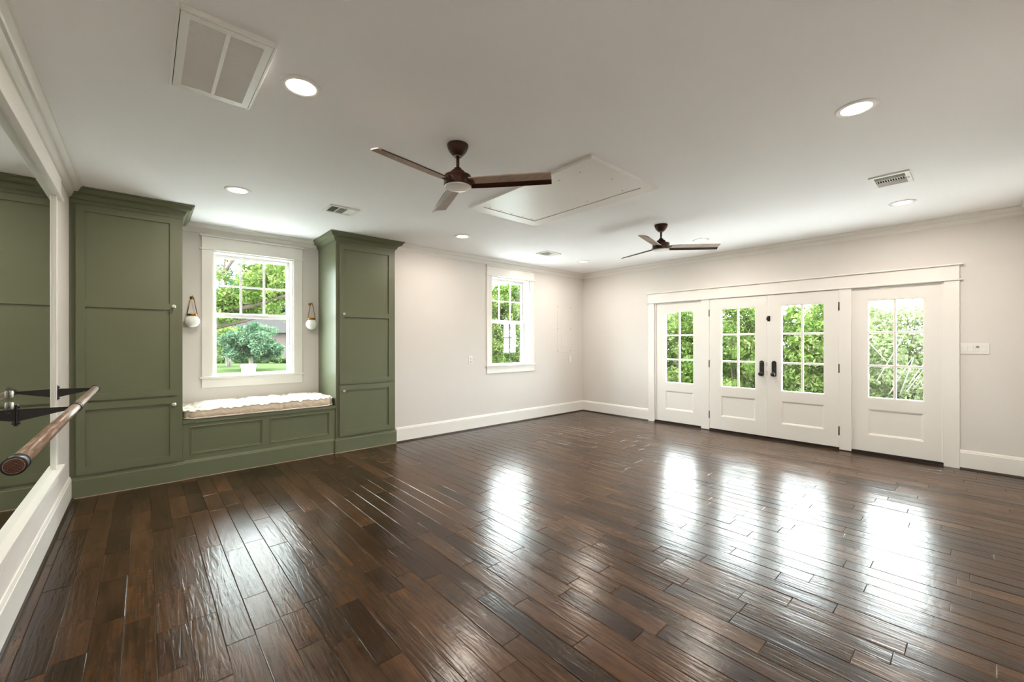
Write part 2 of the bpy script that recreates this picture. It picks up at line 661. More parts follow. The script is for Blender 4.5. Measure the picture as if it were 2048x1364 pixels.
def baseboard(side, segs, label):
    root = thing('baseboard_' + side, (segs[0][2] if segs[0][0] == 'X' else segs[0][1],
                                       segs[0][1] if segs[0][0] == 'X' else segs[0][2], 0), label, 'baseboard', kind='structure')
    for (ax, pl, a, b, inw, ma, mb2) in segs:
        sweep(MB(), BASE_PROF, ax, pl, inw, a, b, ma, mb2).build('board', 'trim', root)
        sweep(MB(), SHOE_PROF, ax, pl, inw, a, b, ma, mb2).build('shoe_moulding', 'shoe', root, label='dark brown shoe moulding')
    return root


baseboard('left', [('Y', XL, YF, 5.275, 1, 1, 0)], 'white baseboard under the big mirror')
baseboard('back', [('X', YB, CAB_R[1] + 0.022, XR, -1, 0, 1)], 'white baseboard below the far sash window')
baseboard('right', [('Y', XR, DOOR_Y[1] + 0.112, YB, -1, 0, 1), ('Y', XR, YF, DOOR_Y[0] - 0.121, -1, 1, 0)],
          'white baseboard either side of the glazed doors')
baseboard('front', [('X', YF, XL, XR, 1, 1, 1)], 'white baseboard at the camera end of the room')


# ------------------------------------------------------------------ windows
def window(n, cx, zz, yw, label):
    """double-hung sash window; room face of the wall at yw"""
    z0, z1 = zz
    root = thing('window_%d' % n, (cx, yw, z0), label, 'window', kind='structure')
    yc = yw - 0.018
    a, b = cx - WH, cx + WH
    cw = 0.10
    for sx in (-1, 1):
        xi = cx + sx * WH
        MB().box(xi - sx * 0.004, xi + sx * cw, yc, yw, z0 + 0.012, z1 - 0.004).build('side_casing', 'trim', root, 0.002)
        MB().box(xi, xi - sx * 0.018, yw, yw + T + 0.02, z0 + 0.01, z1).build('jamb', 'trim', root)
    MB().box(a - cw, b + cw, yc - 0.002, yw, z1 + 0.012, z1 + 0.150).build('head_casing', 'trim', root, 0.002)
    MB().box(a - cw - 0.02, b + cw + 0.02, yc - 0.016, yw, z1 - 0.004, z1 + 0.012).build('fillet', 'trim', root, 0.004)
    MB().box(a - cw - 0.02, b + cw + 0.02, yc - 0.024, yw, z1 + 0.150, z1 + 0.165).build('head_cap', 'trim', root, 0.002)
    MB().box(a - cw - 0.02, b + cw + 0.02, yc - 0.024, yw + T, z0 - 0.010, z0 + 0.013).build('window_sill', 'trim', root, 0.003)
    MB().box(a - cw, b + cw, yc, yw, z0 - 0.118, z0 - 0.010).build('apron', 'trim', root, 0.002)
    MB().box(a, b, yw, yw + T + 0.02, z1 - 0.018, z1).build('head_jamb', 'trim', root)
    # sashes
    def sash(name, y0, gz0, gz1, lower, rail_lo, rail_hi):
        s = MB()
        xa, xb = a + 0.019, b - 0.019
        ga, gb = cx - 0.382, cx + 0.382
        s.box(xa, ga, y0, y0 + 0.03, gz0 - rail_lo, gz1 + rail_hi)
        s.box(gb, xb, y0, y0 + 0.03, gz0 - rail_lo, gz1 + rail_hi)
        s.box(ga, gb, y0, y0 + 0.03, gz0 - rail_lo, gz0)
        s.box(ga, gb, y0, y0 + 0.03, gz1, gz1 + rail_hi)
        so = s.build(name, 'vinyl', root, 0.002)
        if lower:
            MB().box(ga - 0.004, gb + 0.004, y0 + 0.013, y0 + 0.017, gz0 - 0.004, gz1 + 0.004).build('pane', 'glass', so)
            MB().box(cx + 0.28, cx + 0.40, y0 - 0.014, y0, gz0 - 0.028, gz0 - 0.018).build('sash_lift', 'steel', so)
            for sx in (-1, 1):
                MB().box(cx + sx * 0.27 - 0.03, cx + sx * 0.27 + 0.03, y0, y0 + 0.03, gz1 + rail_hi, gz1 + rail_hi + 0.012).build('sash_lock', 'vinyl', so, 0.002)
        else:
            w3, hm = (gb - ga) / 3, (gz0 + gz1) / 2
            for i in range(3):
                for (p0, p1) in ((gz0, hm), (hm, gz1)):
                    MB().box(ga + i * w3, ga + (i + 1) * w3, y0 + 0.013, y0 + 0.017, p0, p1).build('pane', 'glass', so)
            for i in (1, 2):
                MB().box(ga + i * w3 - 0.011, ga + i * w3 + 0.011, y0 + 0.004, y0 + 0.026, gz0, gz1).build('muntin', 'vinyl', so, 0.002)
            for i in range(3):
                MB().box(ga + i * w3 + (0.011 if i else 0), ga + (i + 1) * w3 - (0.011 if i < 2 else 0), y0 + 0.004, y0 + 0.026,
                         hm - 0.011, hm + 0.011).build('muntin', 'vinyl', so, 0.002)
    sash('upper_sash', yw + 0.15, z0 + 0.772, z1 - 0.058, False, 0.03, 0.039)
    sash('lower_sash', yw + 0.115, z0 + 0.034, z0 + 0.712, True, 0.02, 0.042)
    return root


window(1, W1, Z1, YNICHE, 'double-hung six-over-one window above the window seat')
window(2, W2, Z2, YB, 'narrow-looking double-hung window on the plain wall near the far corner')

# ------------------------------------------------------------------ glazed doors
XC = XR - 0.020                  # casing face
DB = (0.035, 2.039)              # door bottom / top
GZ = (0.693, 1.884)
HM = (1.083, 1.490)
PZ = (0.236, 0.554)

cas = thing('trim_1', (XR, 1.99, 0), 'white casing with tall header board framing the four glazed doors', 'trim', kind='structure')
MB().box(XC, XR, DOOR_Y[1] - 0.002, DOOR_Y[1] + 0.112, 0.0, 2.046).build('side_casing', 'trim', cas, 0.002)
MB().box(XC, XR, DOOR_Y[0] - 0.121, DOOR_Y[0], 0.0, 2.046).build('side_casing', 'trim', cas, 0.002)
MB().box(XC - 0.002, XR, DOOR_Y[0] - 0.121, DOOR_Y[1] + 0.112, 2.060, 2.212).build('header_board', 'trim', cas, 0.002)
MB().box(XC - 0.016, XR, DOOR_Y[0] - 0.148, DOOR_Y[1] + 0.13, 2.046, 2.060).build('fillet', 'trim', cas, 0.004)
MB().box(XC - 0.024, XR, DOOR_Y[0] - 0.148, DOOR_Y[1] + 0.13, 2.212, 2.227).build('header_cap', 'trim', cas, 0.002)
MB().box(XC + 0.004, XR + 0.12, 2.796, 2.922, 0.0, 2.046).build('mullion_post', 'trim', cas, 0.002)
MB().box(XC + 0.004, XR + 0.12, 1.052, 1.173, 0.0, 2.046).build('mullion_post', 'trim', cas, 0.002)
for ya, yb in ((DOOR_Y[1] - 0.03, DOOR_Y[1] + 0.018), (DOOR_Y[0] - 0.018, DOOR_Y[0] + 0.012)):
    MB().box(XR + 0.002, XR + 0.12, ya, yb, 0.0, 2.046).build('jamb', 'trim', cas)
MB().box(XR + 0.002, XR + 0.12, DOOR_Y[0] - 0.018, DOOR_Y[1] + 0.018, 2.0405, 2.0475).build('head_jamb', 'trim', cas)
MB().box(XR - 0.004, XR + 0.16, DOOR_Y[0], DOOR_Y[1], 0.0, 0.0345).build('threshold', 'black', cas, label='black door threshold')
MB().box(XR - 0.030, XR - 0.0045, DOOR_Y[0], DOOR_Y[1], 0.0, 0.010).build('threshold_edge', 'shoe', cas)


def door(n, ya, yb, gy, xf, label):
    """leaf between ya<yb, glass between gy; room face at X=xf"""
    root = thing('door_%d' % n, (xf, (ya + yb) / 2, DB[0]), label, 'door', kind='structure')
    th = 0.044
    g0, g1 = gy
    s = MB()
    s.box(xf, xf + th, ya, g0, DB[0], DB[1])
    s.box(xf, xf + th, g1, yb, DB[0], DB[1])
    s.box(xf, xf + th, g0, g1, GZ[1], DB[1])
    s.box(xf, xf + th, g0, g1, PZ[1], GZ[0])
    s.box(xf, xf + th, g0, g1, DB[0], PZ[0])
    s.build('leaf_frame', 'door', root)
    # glazing bead
    b = MB()
    for (p0, p1, q0, q1) in ((g0, g1, GZ[1] - 0.008, GZ[1]), (g0, g1, GZ[0], GZ[0] + 0.008)):
        b.box(xf + 0.010, xf + 0.034, p0, p1, q0, q1)
    for (p0, p1) in ((g0, g0 + 0.008), (g1 - 0.008, g1)):
        b.box(xf + 0.010, xf + 0.034, p0, p1, GZ[0] + 0.008, GZ[1] - 0.008)
    b.build('glazing_bead', 'door', root)
    gm = (g0 + g1) / 2
    mw = 0.013
    zs = (GZ[0] + 0.008,) + HM + (GZ[1] - 0.008,)
    for (p0, p1) in ((g0 + 0.008, gm), (gm, g1 - 0.008)):
        for i in range(3):
            MB().box(xf + 0.020, xf + 0.024, p0, p1, zs[i], zs[i + 1]).build('pane', 'glass', root)
    MB().box(xf + 0.006, xf + 0.038, gm - mw, gm + mw, GZ[0] + 0.008, GZ[1] - 0.008).build('muntin', 'door', root, 0.004)
    for h in HM:
        for (p0, p1) in ((g0 + 0.008, gm - mw), (gm + mw, g1 - 0.008)):
            MB().box(xf + 0.006, xf + 0.038, p0, p1, h - mw, h + mw).build('muntin', 'door', root, 0.004)
    # bottom panel with a sloped moulding
    rings = []
    for ins, dx in ((0, 0.0), (0.004, 0.003), (0.010, 0.004), (0.022, 0.012), (0.026, 0.0125)):
        rings.append([(xf + dx, g0 + ins, PZ[0] + ins), (xf + dx, g0 + ins, PZ[1] - ins),
                      (xf + dx, g1 - ins, PZ[1] - ins), (xf + dx, g1 - ins, PZ[0] + ins)])
    p = MB().loft(rings, True, False)
    p.poly(rings[-1], [(0, 1, 2, 3)])
    p.box(xf + 0.02, xf + 0.04, g0, g1, PZ[0], PZ[1])
    p.build('panel', 'door', root)
    return root


XLEAF, XSIDE = XR - 0.014, XR + 0.014
door(1, 2.924, 3.697, (3.057, 3.538), XSIDE, 'fixed glazed side panel nearest the far corner, without handle')
dL = door(2, 1.9925, 2.792, (2.139, 2.618), XLEAF, 'left leaf of the french doors with black handle plate')
dR = door(3, 1.1765, 1.9885, (1.328, 1.815), XLEAF, 'right leaf of the french doors with black latch at its top left')
door(4, 0.265, 1.050, (0.407, 0.897), XSIDE, 'fixed glazed side panel beside the light switches')


def hinge(root, y, z0, z1):
    m_ = MB().lathe([(0.0068, 0), (0.0068, z1 - z0)], (XLEAF - 0.003, y, z0), 12)
    m_.lathe([(0.004, 0), (0.005, 0.006)], (XLEAF - 0.003, y, z1), 10)
    m_.box(XLEAF - 0.001, XLEAF + 0.001, y - 0.006, y + 0.006, z0, z1)
    m_.build('hinge', 'black', root, label='black hinge')


for z0, z1 in ((1.776, 1.881), (0.982, 1.092), (0.188, 0.298)):
    hinge(dL, 2.7945, z0, z1)
    hinge(dR, 1.1745, z0, z1)


def handle(root, yc, key):
    z0, z1, w, t = 0.887, 1.111, 0.0285, 0.012
    prof = []
    for i in range(13):
        a = math.pi * i / 12
        prof.append((yc + w * math.cos(a), z1 - w + w * math.sin(a)))
    for i in range(13):
        a = math.pi + math.pi * i / 12
        prof.append((yc + w * math.cos(a), z0 + w + w * math.sin(a)))
    pl = MB().loft([[(XLEAF, y, z) for y, z in prof], [(XLEAF - t, y, z) for y, z in prof]], True, True)
    po = pl.build('handle_plate', 'black', root, 0.003, label='black rounded handle plate')
    zc = z0 + w + 0.008
    MB().lathe([(0.013, 0), (0.012, -0.020), (0.010, -0.028), (0.022, -0.034), (0.029, -0.045), (0.030, -0.054),
                (0.025, -0.064), (0.012, -0.069), (0.001, -0.070)], (XLEAF - t, yc, zc), 24, 'X').build('knob', 'black', po)
    if key:
        MB().lathe([(0.012, 0), (0.012, -0.005), (0.009, -0.007), (0.001, -0.007)], (XLEAF - t, yc, z1 - w), 20, 'X').build('deadbolt', 'steel', po)
        MB().box(XLEAF - t - 0.016, XLEAF - t - 0.006, yc - 0.004, yc + 0.004, z1 - w - 0.012, z1 - w + 0.012).build('thumb_turn', 'black', po)


handle(dL, 2.0555, True)
handle(dR, 1.9005, False)
lt = MB()
lt.box(XLEAF - 0.008, XLEAF, 1.948, 1.984, 1.669, 1.745)
lo_ = lt.build('flip_latch', 'black', dR, 0.003, label='black flip latch')
MB().box(XLEAF - 0.022, XLEAF - 0.008, 1.955, 1.992, 1.688, 1.726).build('latch_arm', 'black', lo_, 0.004)
for zz in (1.06, 0.935):
    MB().box(XLEAF - 0.001, XLEAF + 0.02, 1.9886, 1.9924, zz - 0.03, zz + 0.03).build('edge_bolt', 'black', dR)


# ------------------------------------------------------------------ green cabinets
YFACE, YPLINTH = 5.293, 5.279


def shaker_door(root, x0, x1, z0, z1, openings, knob, sty=0.056):
    """frame-and-panel door; openings = list of (z0,z1)"""
    yf = YFACE - 0.023
    xa, xb = x0 + sty, x1 - sty
    s = MB()
    s.box(x0, xa, yf, YFACE - 0.001, z0, z1)
    s.box(xb, x1, yf, YFACE - 0.001, z0, z1)
    zc = [z0] + [v for o in openings for v in o] + [z1]
    for i in range(0, len(zc), 2):
        s.box(xa, xb, yf, YFACE - 0.001, zc[i], zc[i + 1])
    d = s.build('door', 'green', root)
    for (a, b) in openings:
        MB().box(xa, xb, yf + 0.015, YFACE - 0.002, a, b).build('panel', 'green', d)
    kx, kz = knob
    k = MB().lathe([(0.011, 0), (0.010, -0.004), (0.006, -0.008), (0.0055, -0.022), (0.009, -0.026)], (kx, yf, kz), 16, 'Y')
    ko = k.build('knob_stem', 'nickel', d)
    MB().lathe([(0.008, -0.026), (0.0165, -0.031), (0.0185, -0.038), (0.015, -0.046), (0.0095, -0.049), (0.001, -0.0495)],
               (kx, yf, kz), 10, 'Y', False).build('knob', 'crystal', d, label='faceted clear crystal knob')
    return d


mC, nt, p, N, L = new_mat('crystal')
p.inputs['Base Color'].default_value = (0.92, 0.91, 0.88, 1)
p.inputs['Roughness'].default_value = 0.05
p.inputs['Specular IOR Level'].default_value = 0.8
p.inputs['Coat Weight'].default_value = 0.6
p.inputs['Transmission Weight'].default_value = 0.35
vz = N.new('ShaderNodeTexVoronoi')
vz.inputs['Scale'].default_value = 140
mr = N.new('ShaderNodeMapRange')
mr.inputs['To Min'].default_value = 0.45
mr.inputs['To Max'].default_value = 1.0
L.new(vz.outputs['Distance'], mr.inputs['Value'])
cmb = N.new('ShaderNodeCombineColor')
for i in range(3):
    L.new(mr.outputs[0], cmb.inputs[i])
L.new(cmb.outputs[0], p.inputs['Base Color'])
M['crystal'] = mC


def cabinet_crown(m, x0, x1, left, right):
    """crown on the cabinet front, returning into the recess on free sides"""
    pr = [(u, z - 0.0015) for u, z in crown_prof(0.103, 0.118)]
    ps = [(u * 0.78, z) for u, z in pr]
    front = []
    for (u, z), (us, _) in zip(pr, ps):
        row = []
        if left:
            row.append((x0 - us, YNICHE - 0.003, z))
        row.append((x0 - (us if left else 0), YFACE - u, z))
        row.append((x1 + (us if right else 0), YFACE - u, z))
        if right == 2:
            row.append((x1 + us, YNICHE - 0.003, z))
        elif right == 1:
            row.append((x1 + us, YB - 0.001, z))
        front.append(row)
    n = len(front[0])
    rings = [[front[k][i] for k in range(len(front))] for i in range(n)]
    m.loft(rings, True, True)
    return m


def tall_cabinet(xr, side, label):
    x0, x1 = xr
    root = thing('tall_cabinet', ((x0 + x1) / 2, YFACE, 0), label, 'cabinet', 'green cabinets flanking the window seat')
    b = MB()
    # carcass as panels: sides, back, top and face frame
    b.box(x0, x0 + 0.02, YFACE + 0.02, YNICHE - 0.002, 0.0, 2.735)
    b.box(x1 - 0.02, x1, YFACE + 0.02, YNICHE - 0.002, 0.0, 2.735)
    b.box(x0 + 0.02, x1 - 0.02, YNICHE - 0.02, YNICHE - 0.002, 0.0, 2.735)
    b.box(x0, x0 + 0.06, YFACE, YFACE + 0.02, 0.0, 2.735)
    b.box(x1 - 0.06, x1, YFACE, YFACE + 0.02, 0.0, 2.735)
    b.box(x0 + 0.06, x1 - 0.06, YFACE, YFACE + 0.02, 2.57, 2.735)
    b.box(x0 + 0.06, x1 - 0.06, YFACE, YFACE + 0.02, 0.80, 0.90)
    b.box(x0 + 0.06, x1 - 0.06, YFACE, YFACE + 0.02, 0.0, 0.24)
    b.build('carcass', 'green', root)
    dx0, dx1 = x0 + 0.040, x1 - 0.042
    kx = dx1 - 0.028 if side == 'L' else dx0 + 0.042
    shaker_door(root, dx0, dx1, 0.856, 2.600, [(0.916, 1.697), (1.756, 2.545)], (kx, 1.731))
    shaker_door(root, dx0, dx1, 0.205, 0.836, [(0.268, 0.776)], (kx, 0.770))
    pl = [(0, 0.006), (0.014, 0.006), (0.014, 0.160), (0.010, 0.165), (0.010, 0.171), (0.004, 0.180), (0, 0.181)]
    lx, rx = (x0, x1 + 0.020) if side == 'L' else (x0 - 0.012, x1 + 0.018)
    m_ = MB()
    m_.loft([[(lx, YFACE - u, z) for u, z in pl], [(rx, YFACE - u, z) for u, z in pl]], True, True)
    m_.build('plinth', 'green', root)
    MB().box(lx, rx, YFACE - 0.016, YFACE, 0.0005, 0.006).build('caulk_bead', 'caulk', root)
    cm = cabinet_crown(MB(), x0, x1, side == 'R', 2 if side == 'L' else 1)
    cm.build('crown_moulding', 'green', root)
    MB().box(x0, x1, YFACE - 0.006, YFACE, 2.612, 2.639).build('frieze_band', 'green', root)
    return root


tall_cabinet(CAB_L, 'L', 'tall sage green cabinet beside the mirror, doors with knobs at their right edge')
tall_cabinet(CAB_R, 'R', 'tall sage green cabinet right of the window seat, doors with knobs at their left edge')

# window seat bench
bx0, bx1 = CAB_L[1] + 0.002, CAB_R[0] - 0.002
YBEN = YFACE + 0.012
bench = thing('window_seat_bench', ((bx0 + bx1) / 2, YBEN, 0), 'low sage green panelled bench built between the two tall cabinets', 'bench')
P1, P2, PZB = (0.350, 0.998), (1.062, 1.714), (0.240, 0.524)
s = MB()
s.box(bx0, P1[0], YBEN, YBEN + 0.02, 0, 0.556)
s.box(P1[1], P2[0], YBEN, YBEN + 0.02, PZB[0], PZB[1])
s.box(P2[1], bx1, YBEN, YBEN + 0.02, 0, 0.556)
s.box(P1[0], P2[1], YBEN, YBEN + 0.02, PZB[1], 0.556)
s.box(P1[0], P2[1], YBEN, YBEN + 0.02, 0, PZB[0])
s.box(bx0, bx1, YBEN + 0.02, YNICHE - 0.002, 0.536, 0.556)
s.build('front_frame', 'green', bench)
for (a, b) in (P1, P2):
    rings = []
    for ins, dy in ((0, -0.001), (0.004, -0.005), (0.010, -0.004), (0.014, 0.004), (0.020, 0.003), (0.024, 0.010), (0.028, 0.010)):
        z0, z1 = PZB[0] + ins, PZB[1] - ins
        rings.append([(a + ins, YBEN + dy, z0), (b - ins, YBEN + dy, z0), (b - ins, YBEN + dy, z1), (a + ins, YBEN + dy, z1)])
    q = MB().loft(rings, True, False)
    q.poly(rings[-1], [(0, 1, 2, 3)])
    q.box(a, b, YBEN + 0.014, YBEN + 0.02, PZB[0], PZB[1])
    q.build('panel', 'green', bench)
for (a, b) in ((bx0, 0.390), (0.3915, 1.672), (1.6735, bx1)):
    MB().box(a, b, YBEN - 0.012, YNICHE - 0.003, 0.557, 0.592).build('seat_board', 'green', bench, 0.003)
pl = [(0, 0.006), (0.013, 0.006), (0.013, 0.162), (0.009, 0.168), (0.009, 0.174), (0.003, 0.186), (0, 0.187)]
MB().loft([[(bx0 + 0.018, YBEN - u, z) for u, z in pl], [(bx1 - 0.012, YBEN - u, z) for u, z in pl]], True, True).build('plinth', 'green', bench)
MB().box(bx0 + 0.018, bx1 - 0.012, YBEN - 0.015, YBEN, 0.0005, 0.006).build('caulk_bead', 'caulk', bench)

# ------------------------------------------------------------------ seat cushion
from mathutils import noise as mnoise
cx0, cx1, cy0, cy1, cz0 = 0.304, 1.768, 5.290, 5.950, 0.5935
NX, NY = 150, 66


def cush_top(u, v):
    x, y = cx0 + (cx1 - cx0) * u, cy0 + (cy1 - cy0) * v
    e = min(u * (cx1 - cx0), (1 - u) * (cx1 - cx0), v * (cy1 - cy0), (1 - v) * (cy1 - cy0))
    h = 0.086 + 0.035 * (1 - math.exp(-e / 0.07)) + 0.012 * u
    h -= 0.010 * math.exp(-((u - 0.05) / 0.06) ** 2)
    for tx in (0.40, 0.88, 1.30, 1.64):
        for ty in (5.45, 5.76):
            d = math.hypot(x - tx, y - ty)
            h -= 0.040 * math.exp(-(d / 0.055) ** 2)
            ang = math.atan2(y - ty, x - tx)
            h += 0.007 * math.sin(ang * 9 + tx * 7) * math.exp(-((d - 0.10) / 0.08) ** 2)
    h += 0.016 * mnoise.noise((x * 8, y * 12, 3.1)) + 0.008 * mnoise.noise((x * 24, y * 26, 1.7)) + 0.003 * mnoise.noise((x * 60, y * 60, 5.7))
    h += 0.005 * math.sin(x * 95 + 3 * mnoise.noise((x * 5, 0, 0))) * math.exp(-e / 0.03)
    return h


def cpos(u, v):
    a_, b_ = 2 * u - 1, 2 * v - 1
    k_ = 0.045 * (abs(a_) ** 14) * (abs(b_) ** 8)
    return cx0 + (cx1 - cx0) * u - math.copysign(k_, a_), cy0 + (cy1 - cy0) * v - math.copysign(k_, b_)


cush = thing('seat_cushion', ((cx0 + cx1) / 2, (cy0 + cy1) / 2, cz0), 'rumpled cream tufted mattress cushion lying on the green bench', 'cushion')
V, Fc = [], []
for j in range(NY + 1):
    for i in range(NX + 1):
        u, v = i / NX, j / NY
        V.append((*cpos(u, v), cz0 + cush_top(u, v)))
for j in range(NY):
    for i in range(NX):
        a = j * (NX + 1) + i
        Fc.append((a, a + 1, a + NX + 2, a + NX + 1))
MB().poly(V, Fc, True).build('top_cover', 'cream', cush)
# side wall: loop around
loop = [(i / NX, 0) for i in range(NX)] + [(1, j / NY) for j in range(NY)] + [(1 - i / NX, 1) for i in range(NX)] + [(0, 1 - j / NY) for j in range(NY)]
rings = []
LV = 8
for k in range(LV + 1):
    t = k / LV
    ring = []
    for q, (u, v) in enumerate(loop):
        x, y = cpos(u, v)
        h = cush_top(u, v) * t
        nx_, ny_ = (0, -1) if v == 0 and u < 1 else ((1, 0) if u == 1 and v < 1 else ((0, 1) if v == 1 and u > 0 else (-1, 0)))
        lim = 0.007 if nx_ or ny_ > 0 else 0.014
        bul = lim * math.sin(math.pi * t) * (0.6 + 0.5 * mnoise.noise((x * 30, y * 30, t * 3)))
        bul += 0.003 * mnoise.noise((x * 70, y * 70, t * 8)) * math.sin(math.pi * t)
        ring.append((x + nx_ * bul, y + ny_ * bul, cz0 + 0.002 + h))
    rings.append(ring)
MB().loft(rings, True, False, True).build('side_wall', 'creamside', cush)
for nm, tt in (('top_piping', 1.0), ('bottom_piping', 0.10)):
    pts = []
    for (u, v) in loop + loop[:1]:
        x, y = cpos(u, v)
        w = 0.003 * mnoise.noise((x * 40, y * 40, tt * 9))
        pts.append((min(max(x, cx0 + .002), cx1 - .002), y + (w if v == 0 else 0), cz0 + 0.003 + cush_top(u, v) * tt + w))
    MB().tube(pts, 0.0075, 8).build(nm, 'cream', cush)
for tx in (0.40, 0.88, 1.30, 1.64):
    for ty in (5.45, 5.76):
        u, v = (tx - cx0) / (cx1 - cx0), (ty - cy0) / (cy1 - cy0)
        MB().lathe([(0.013, 0), (0.012, 0.005), (0.006, 0.008), (0.001, 0.0085)], (tx, ty, cz0 + cush_top(u, v) - 0.001), 12).build('tuft_button', 'cream', cush)


# ------------------------------------------------------------------ wall sconces
def sconce(cx, label):
    root = thing('wall_sconce', (cx, YNICHE, 1.547), label, 'wall lamp', 'brass globe sconces beside the window seat window')
    yc = 5.895
    g = []
    for i in range(17):
        a = -math.pi / 2 + math.pi * 0.86 * i / 16
        g.append((max(0.072 * math.cos(a), 0.0005), 0.072 * math.sin(a) * 0.98))
    zc = 1.547 + 0.0715
    MB().lathe(g, (cx, yc, zc), 32).build('globe', 'opal', root, label='white opal glass globe')
    MB().lathe([(0.046, 0), (0.048, 0.001), (0.048, 0.022), (0.044, 0.023), (0.001, 0.023)], (cx, yc, zc + 0.060), 28).build('brass_collar', 'brass', root)
    zt = 1.885
    for sx in (-1, 1):
        MB().tube([(cx + sx * 0.047, yc, zc + 0.070), (cx + sx * 0.013, yc, zt)], 0.0042, 10).build('strap', 'brass', root)
    arc = [(cx + 0.013 * math.cos(a), yc, zt + 0.012 * math.sin(a)) for a in [math.pi * i / 10 for i in range(11)]]
    MB().tube(arc, 0.0042, 10).build('strap_loop', 'brass', root)
    MB().tube([(cx, YNICHE - 0.001, zt + 0.004), (cx, yc - 0.022, zt + 0.004)], 0.0055, 12).build('wall_peg', 'brass', root)
    MB().lathe([(0.018, -0.001), (0.018, -0.007), (0.010, -0.011)], (cx, YNICHE, zt + 0.004), 20, 'Y').build('back_plate', 'brass', root)
    MB().tube([(cx, yc - 0.020, zt + 0.004), (cx, yc - 0.020, zt + 0.022)], 0.004, 8).build('peg_tip', 'brass', root)


sconce(0.411, 'brass sconce with white globe left of the window seat window')
sconce(1.672, 'brass sconce with white globe right of the window seat window')

# ------------------------------------------------------------------ mirror and its frame
XG = -0.479                       # glass face
MY0, MY1, MZ0, MZ1 = -0.15, 4.372, 0.472, 2.425
mir = thing('wall_mirror', (XL, 2.1, MZ0), 'large white-framed mirror filling the left wall behind the barre', 'mirror')
MB().box(XG - 0.006, XG, MY0, MY1, MZ0 + 0.001, MZ1).build('mirror_glass', 'mirror', mir)
MB().box(XL + 0.001, XG - 0.0065, MY0, MY1, MZ0, MZ1).build('backing', 'dark', mir)
for ya, yb in ((MY1, MY1 + 0.145), (MY0 - 0.145, MY0)):
    MB().box(XL + 0.001, XL + 0.016, ya + 0.001, yb, MZ0 + 0.001, MZ1 + 0.02).build('side_casing', 'trim', mir, 0.002)
    y_in = ya if ya > 1 else yb - 0.02
    MB().box(XL + 0.016, XL + 0.024, y_in + 0.001, y_in + 0.02, MZ0 + 0.001, MZ1 + 0.02).build('inner_bead', 'trim', mir, 0.002)
MB().box(XL + 0.001, XL + 0.032, MY0 - 0.155, MY1 + 0.155, MZ1 + 0.022, MZ1 + 0.165).build('head_casing', 'trim', mir, 0.003)
MB().box(XL + 0.001, XL + 0.045, MY0 - 0.165, MY1 + 0.165, MZ1 + 0.002, MZ1 + 0.021).build('head_fillet', 'trim', mir, 0.003)
MB().box(XL + 0.001, XL + 0.048, MY0 - 0.165, MY1 + 0.165, MZ0 - 0.024, MZ0).build('ledge', 'trim', mir, 0.003)
MB().box(XL + 0.001, XL + 0.018, MY0 - 0.145, MY1 + 0.145, MZ0 - 0.115, MZ0 - 0.025).build('apron', 'trim', mir, 0.002)

# outlet on the mirror with a clear plate
ot = thing('clear_outlet_plate', (XG, 3.075, 1.04), 'clear acrylic outlet plate with white sockets mounted on the mirror', 'outlet')
MB().box(XG + 0.0005, XG + 0.007, 3.038, 3.112, 1.040, 1.165).build('cover_plate', 'acrylic', ot, 0.001)
for zc in (1.075, 1.130):
    MB().lathe([(0.0165, 0.0075), (0.0165, 0.011), (0.015, 0.012), (0.001, 0.012)], (XG, 3.075, zc), 20, 'X').build('socket', 'plate', ot)

# ------------------------------------------------------------------ ballet barre
XBAR, ZBAR, RB = -0.272, 1.030, 0.0213
Y_END = (1.796, 4.474)
barre = thing('ballet_barre', (XBAR, 3.1, ZBAR - 0.07), 'grey-brown wooden ballet barre on black brackets in front of the mirror', 'barre')
MB().lathe([(RB, 0), (RB, Y_END[1] - Y_END[0])], (XBAR, Y_END[0], ZBAR), 28, 'Y').build('rail', 'barwood', barre, tone=0.4, label='round grey-brown wooden rail')
MB().lathe([(RB * 0.93, -0.0015), (RB * 0.93, 0.0)], (XBAR, Y_END[0], ZBAR), 28, 'Y').build('rail_end', 'grilleend', barre)


def ring_prof(out, half):
    return [(RB + 0.0004, -half), (RB + out, -half), (RB + out, half), (RB + 0.0004, half), (RB + 0.0004, -half)]


for yb in (1.822, 3.215, 4.448):
    br = MB().lathe(ring_prof(0.003, 0.022), (XBAR, yb, ZBAR), 28, 'Y', True, False).build('collar', 'steel', barre, label='steel band around the rail')
    xw = XL + 0.017 if yb > 4.4 else XG + 0.0008
    for dy in (-0.022, 0.022):
        MB().lathe(ring_prof(0.005, 0.003), (XBAR, yb + dy, ZBAR), 24, 'Y', True, False).build('band_edge', 'black', br)
    arm = MB()
    xe = XBAR - RB + 0.004
    for sgn in (1,):
        a = [(xw + 0.006, yb - 0.004, ZBAR + 0.012), (xe, yb - 0.004, ZBAR + 0.006), (xe, yb - 0.004, ZBAR - 0.008), (xw + 0.006, yb - 0.004, ZBAR - 0.050)]
        b = [(p_[0], yb + 0.004, p_[2]) for p_ in a]
        arm.loft([a, b], True, True)
    arm.build('bracket_arm', 'black', barre, 0.001, label='tapered black bracket arm')
    wp = MB().box(xw, xw + 0.006, yb - 0.013, yb + 0.013, ZBAR - 0.072, ZBAR + 0.035).build('wall_plate', 'black', barre, 0.001)
    for zc in (ZBAR - 0.058, ZBAR + 0.022):
        MB().lathe([(0.008, 0.006), (0.008, 0.011), (0.005, 0.014)], (xw, yb, zc), 6, 'X', False).build('bolt', 'black', wp)


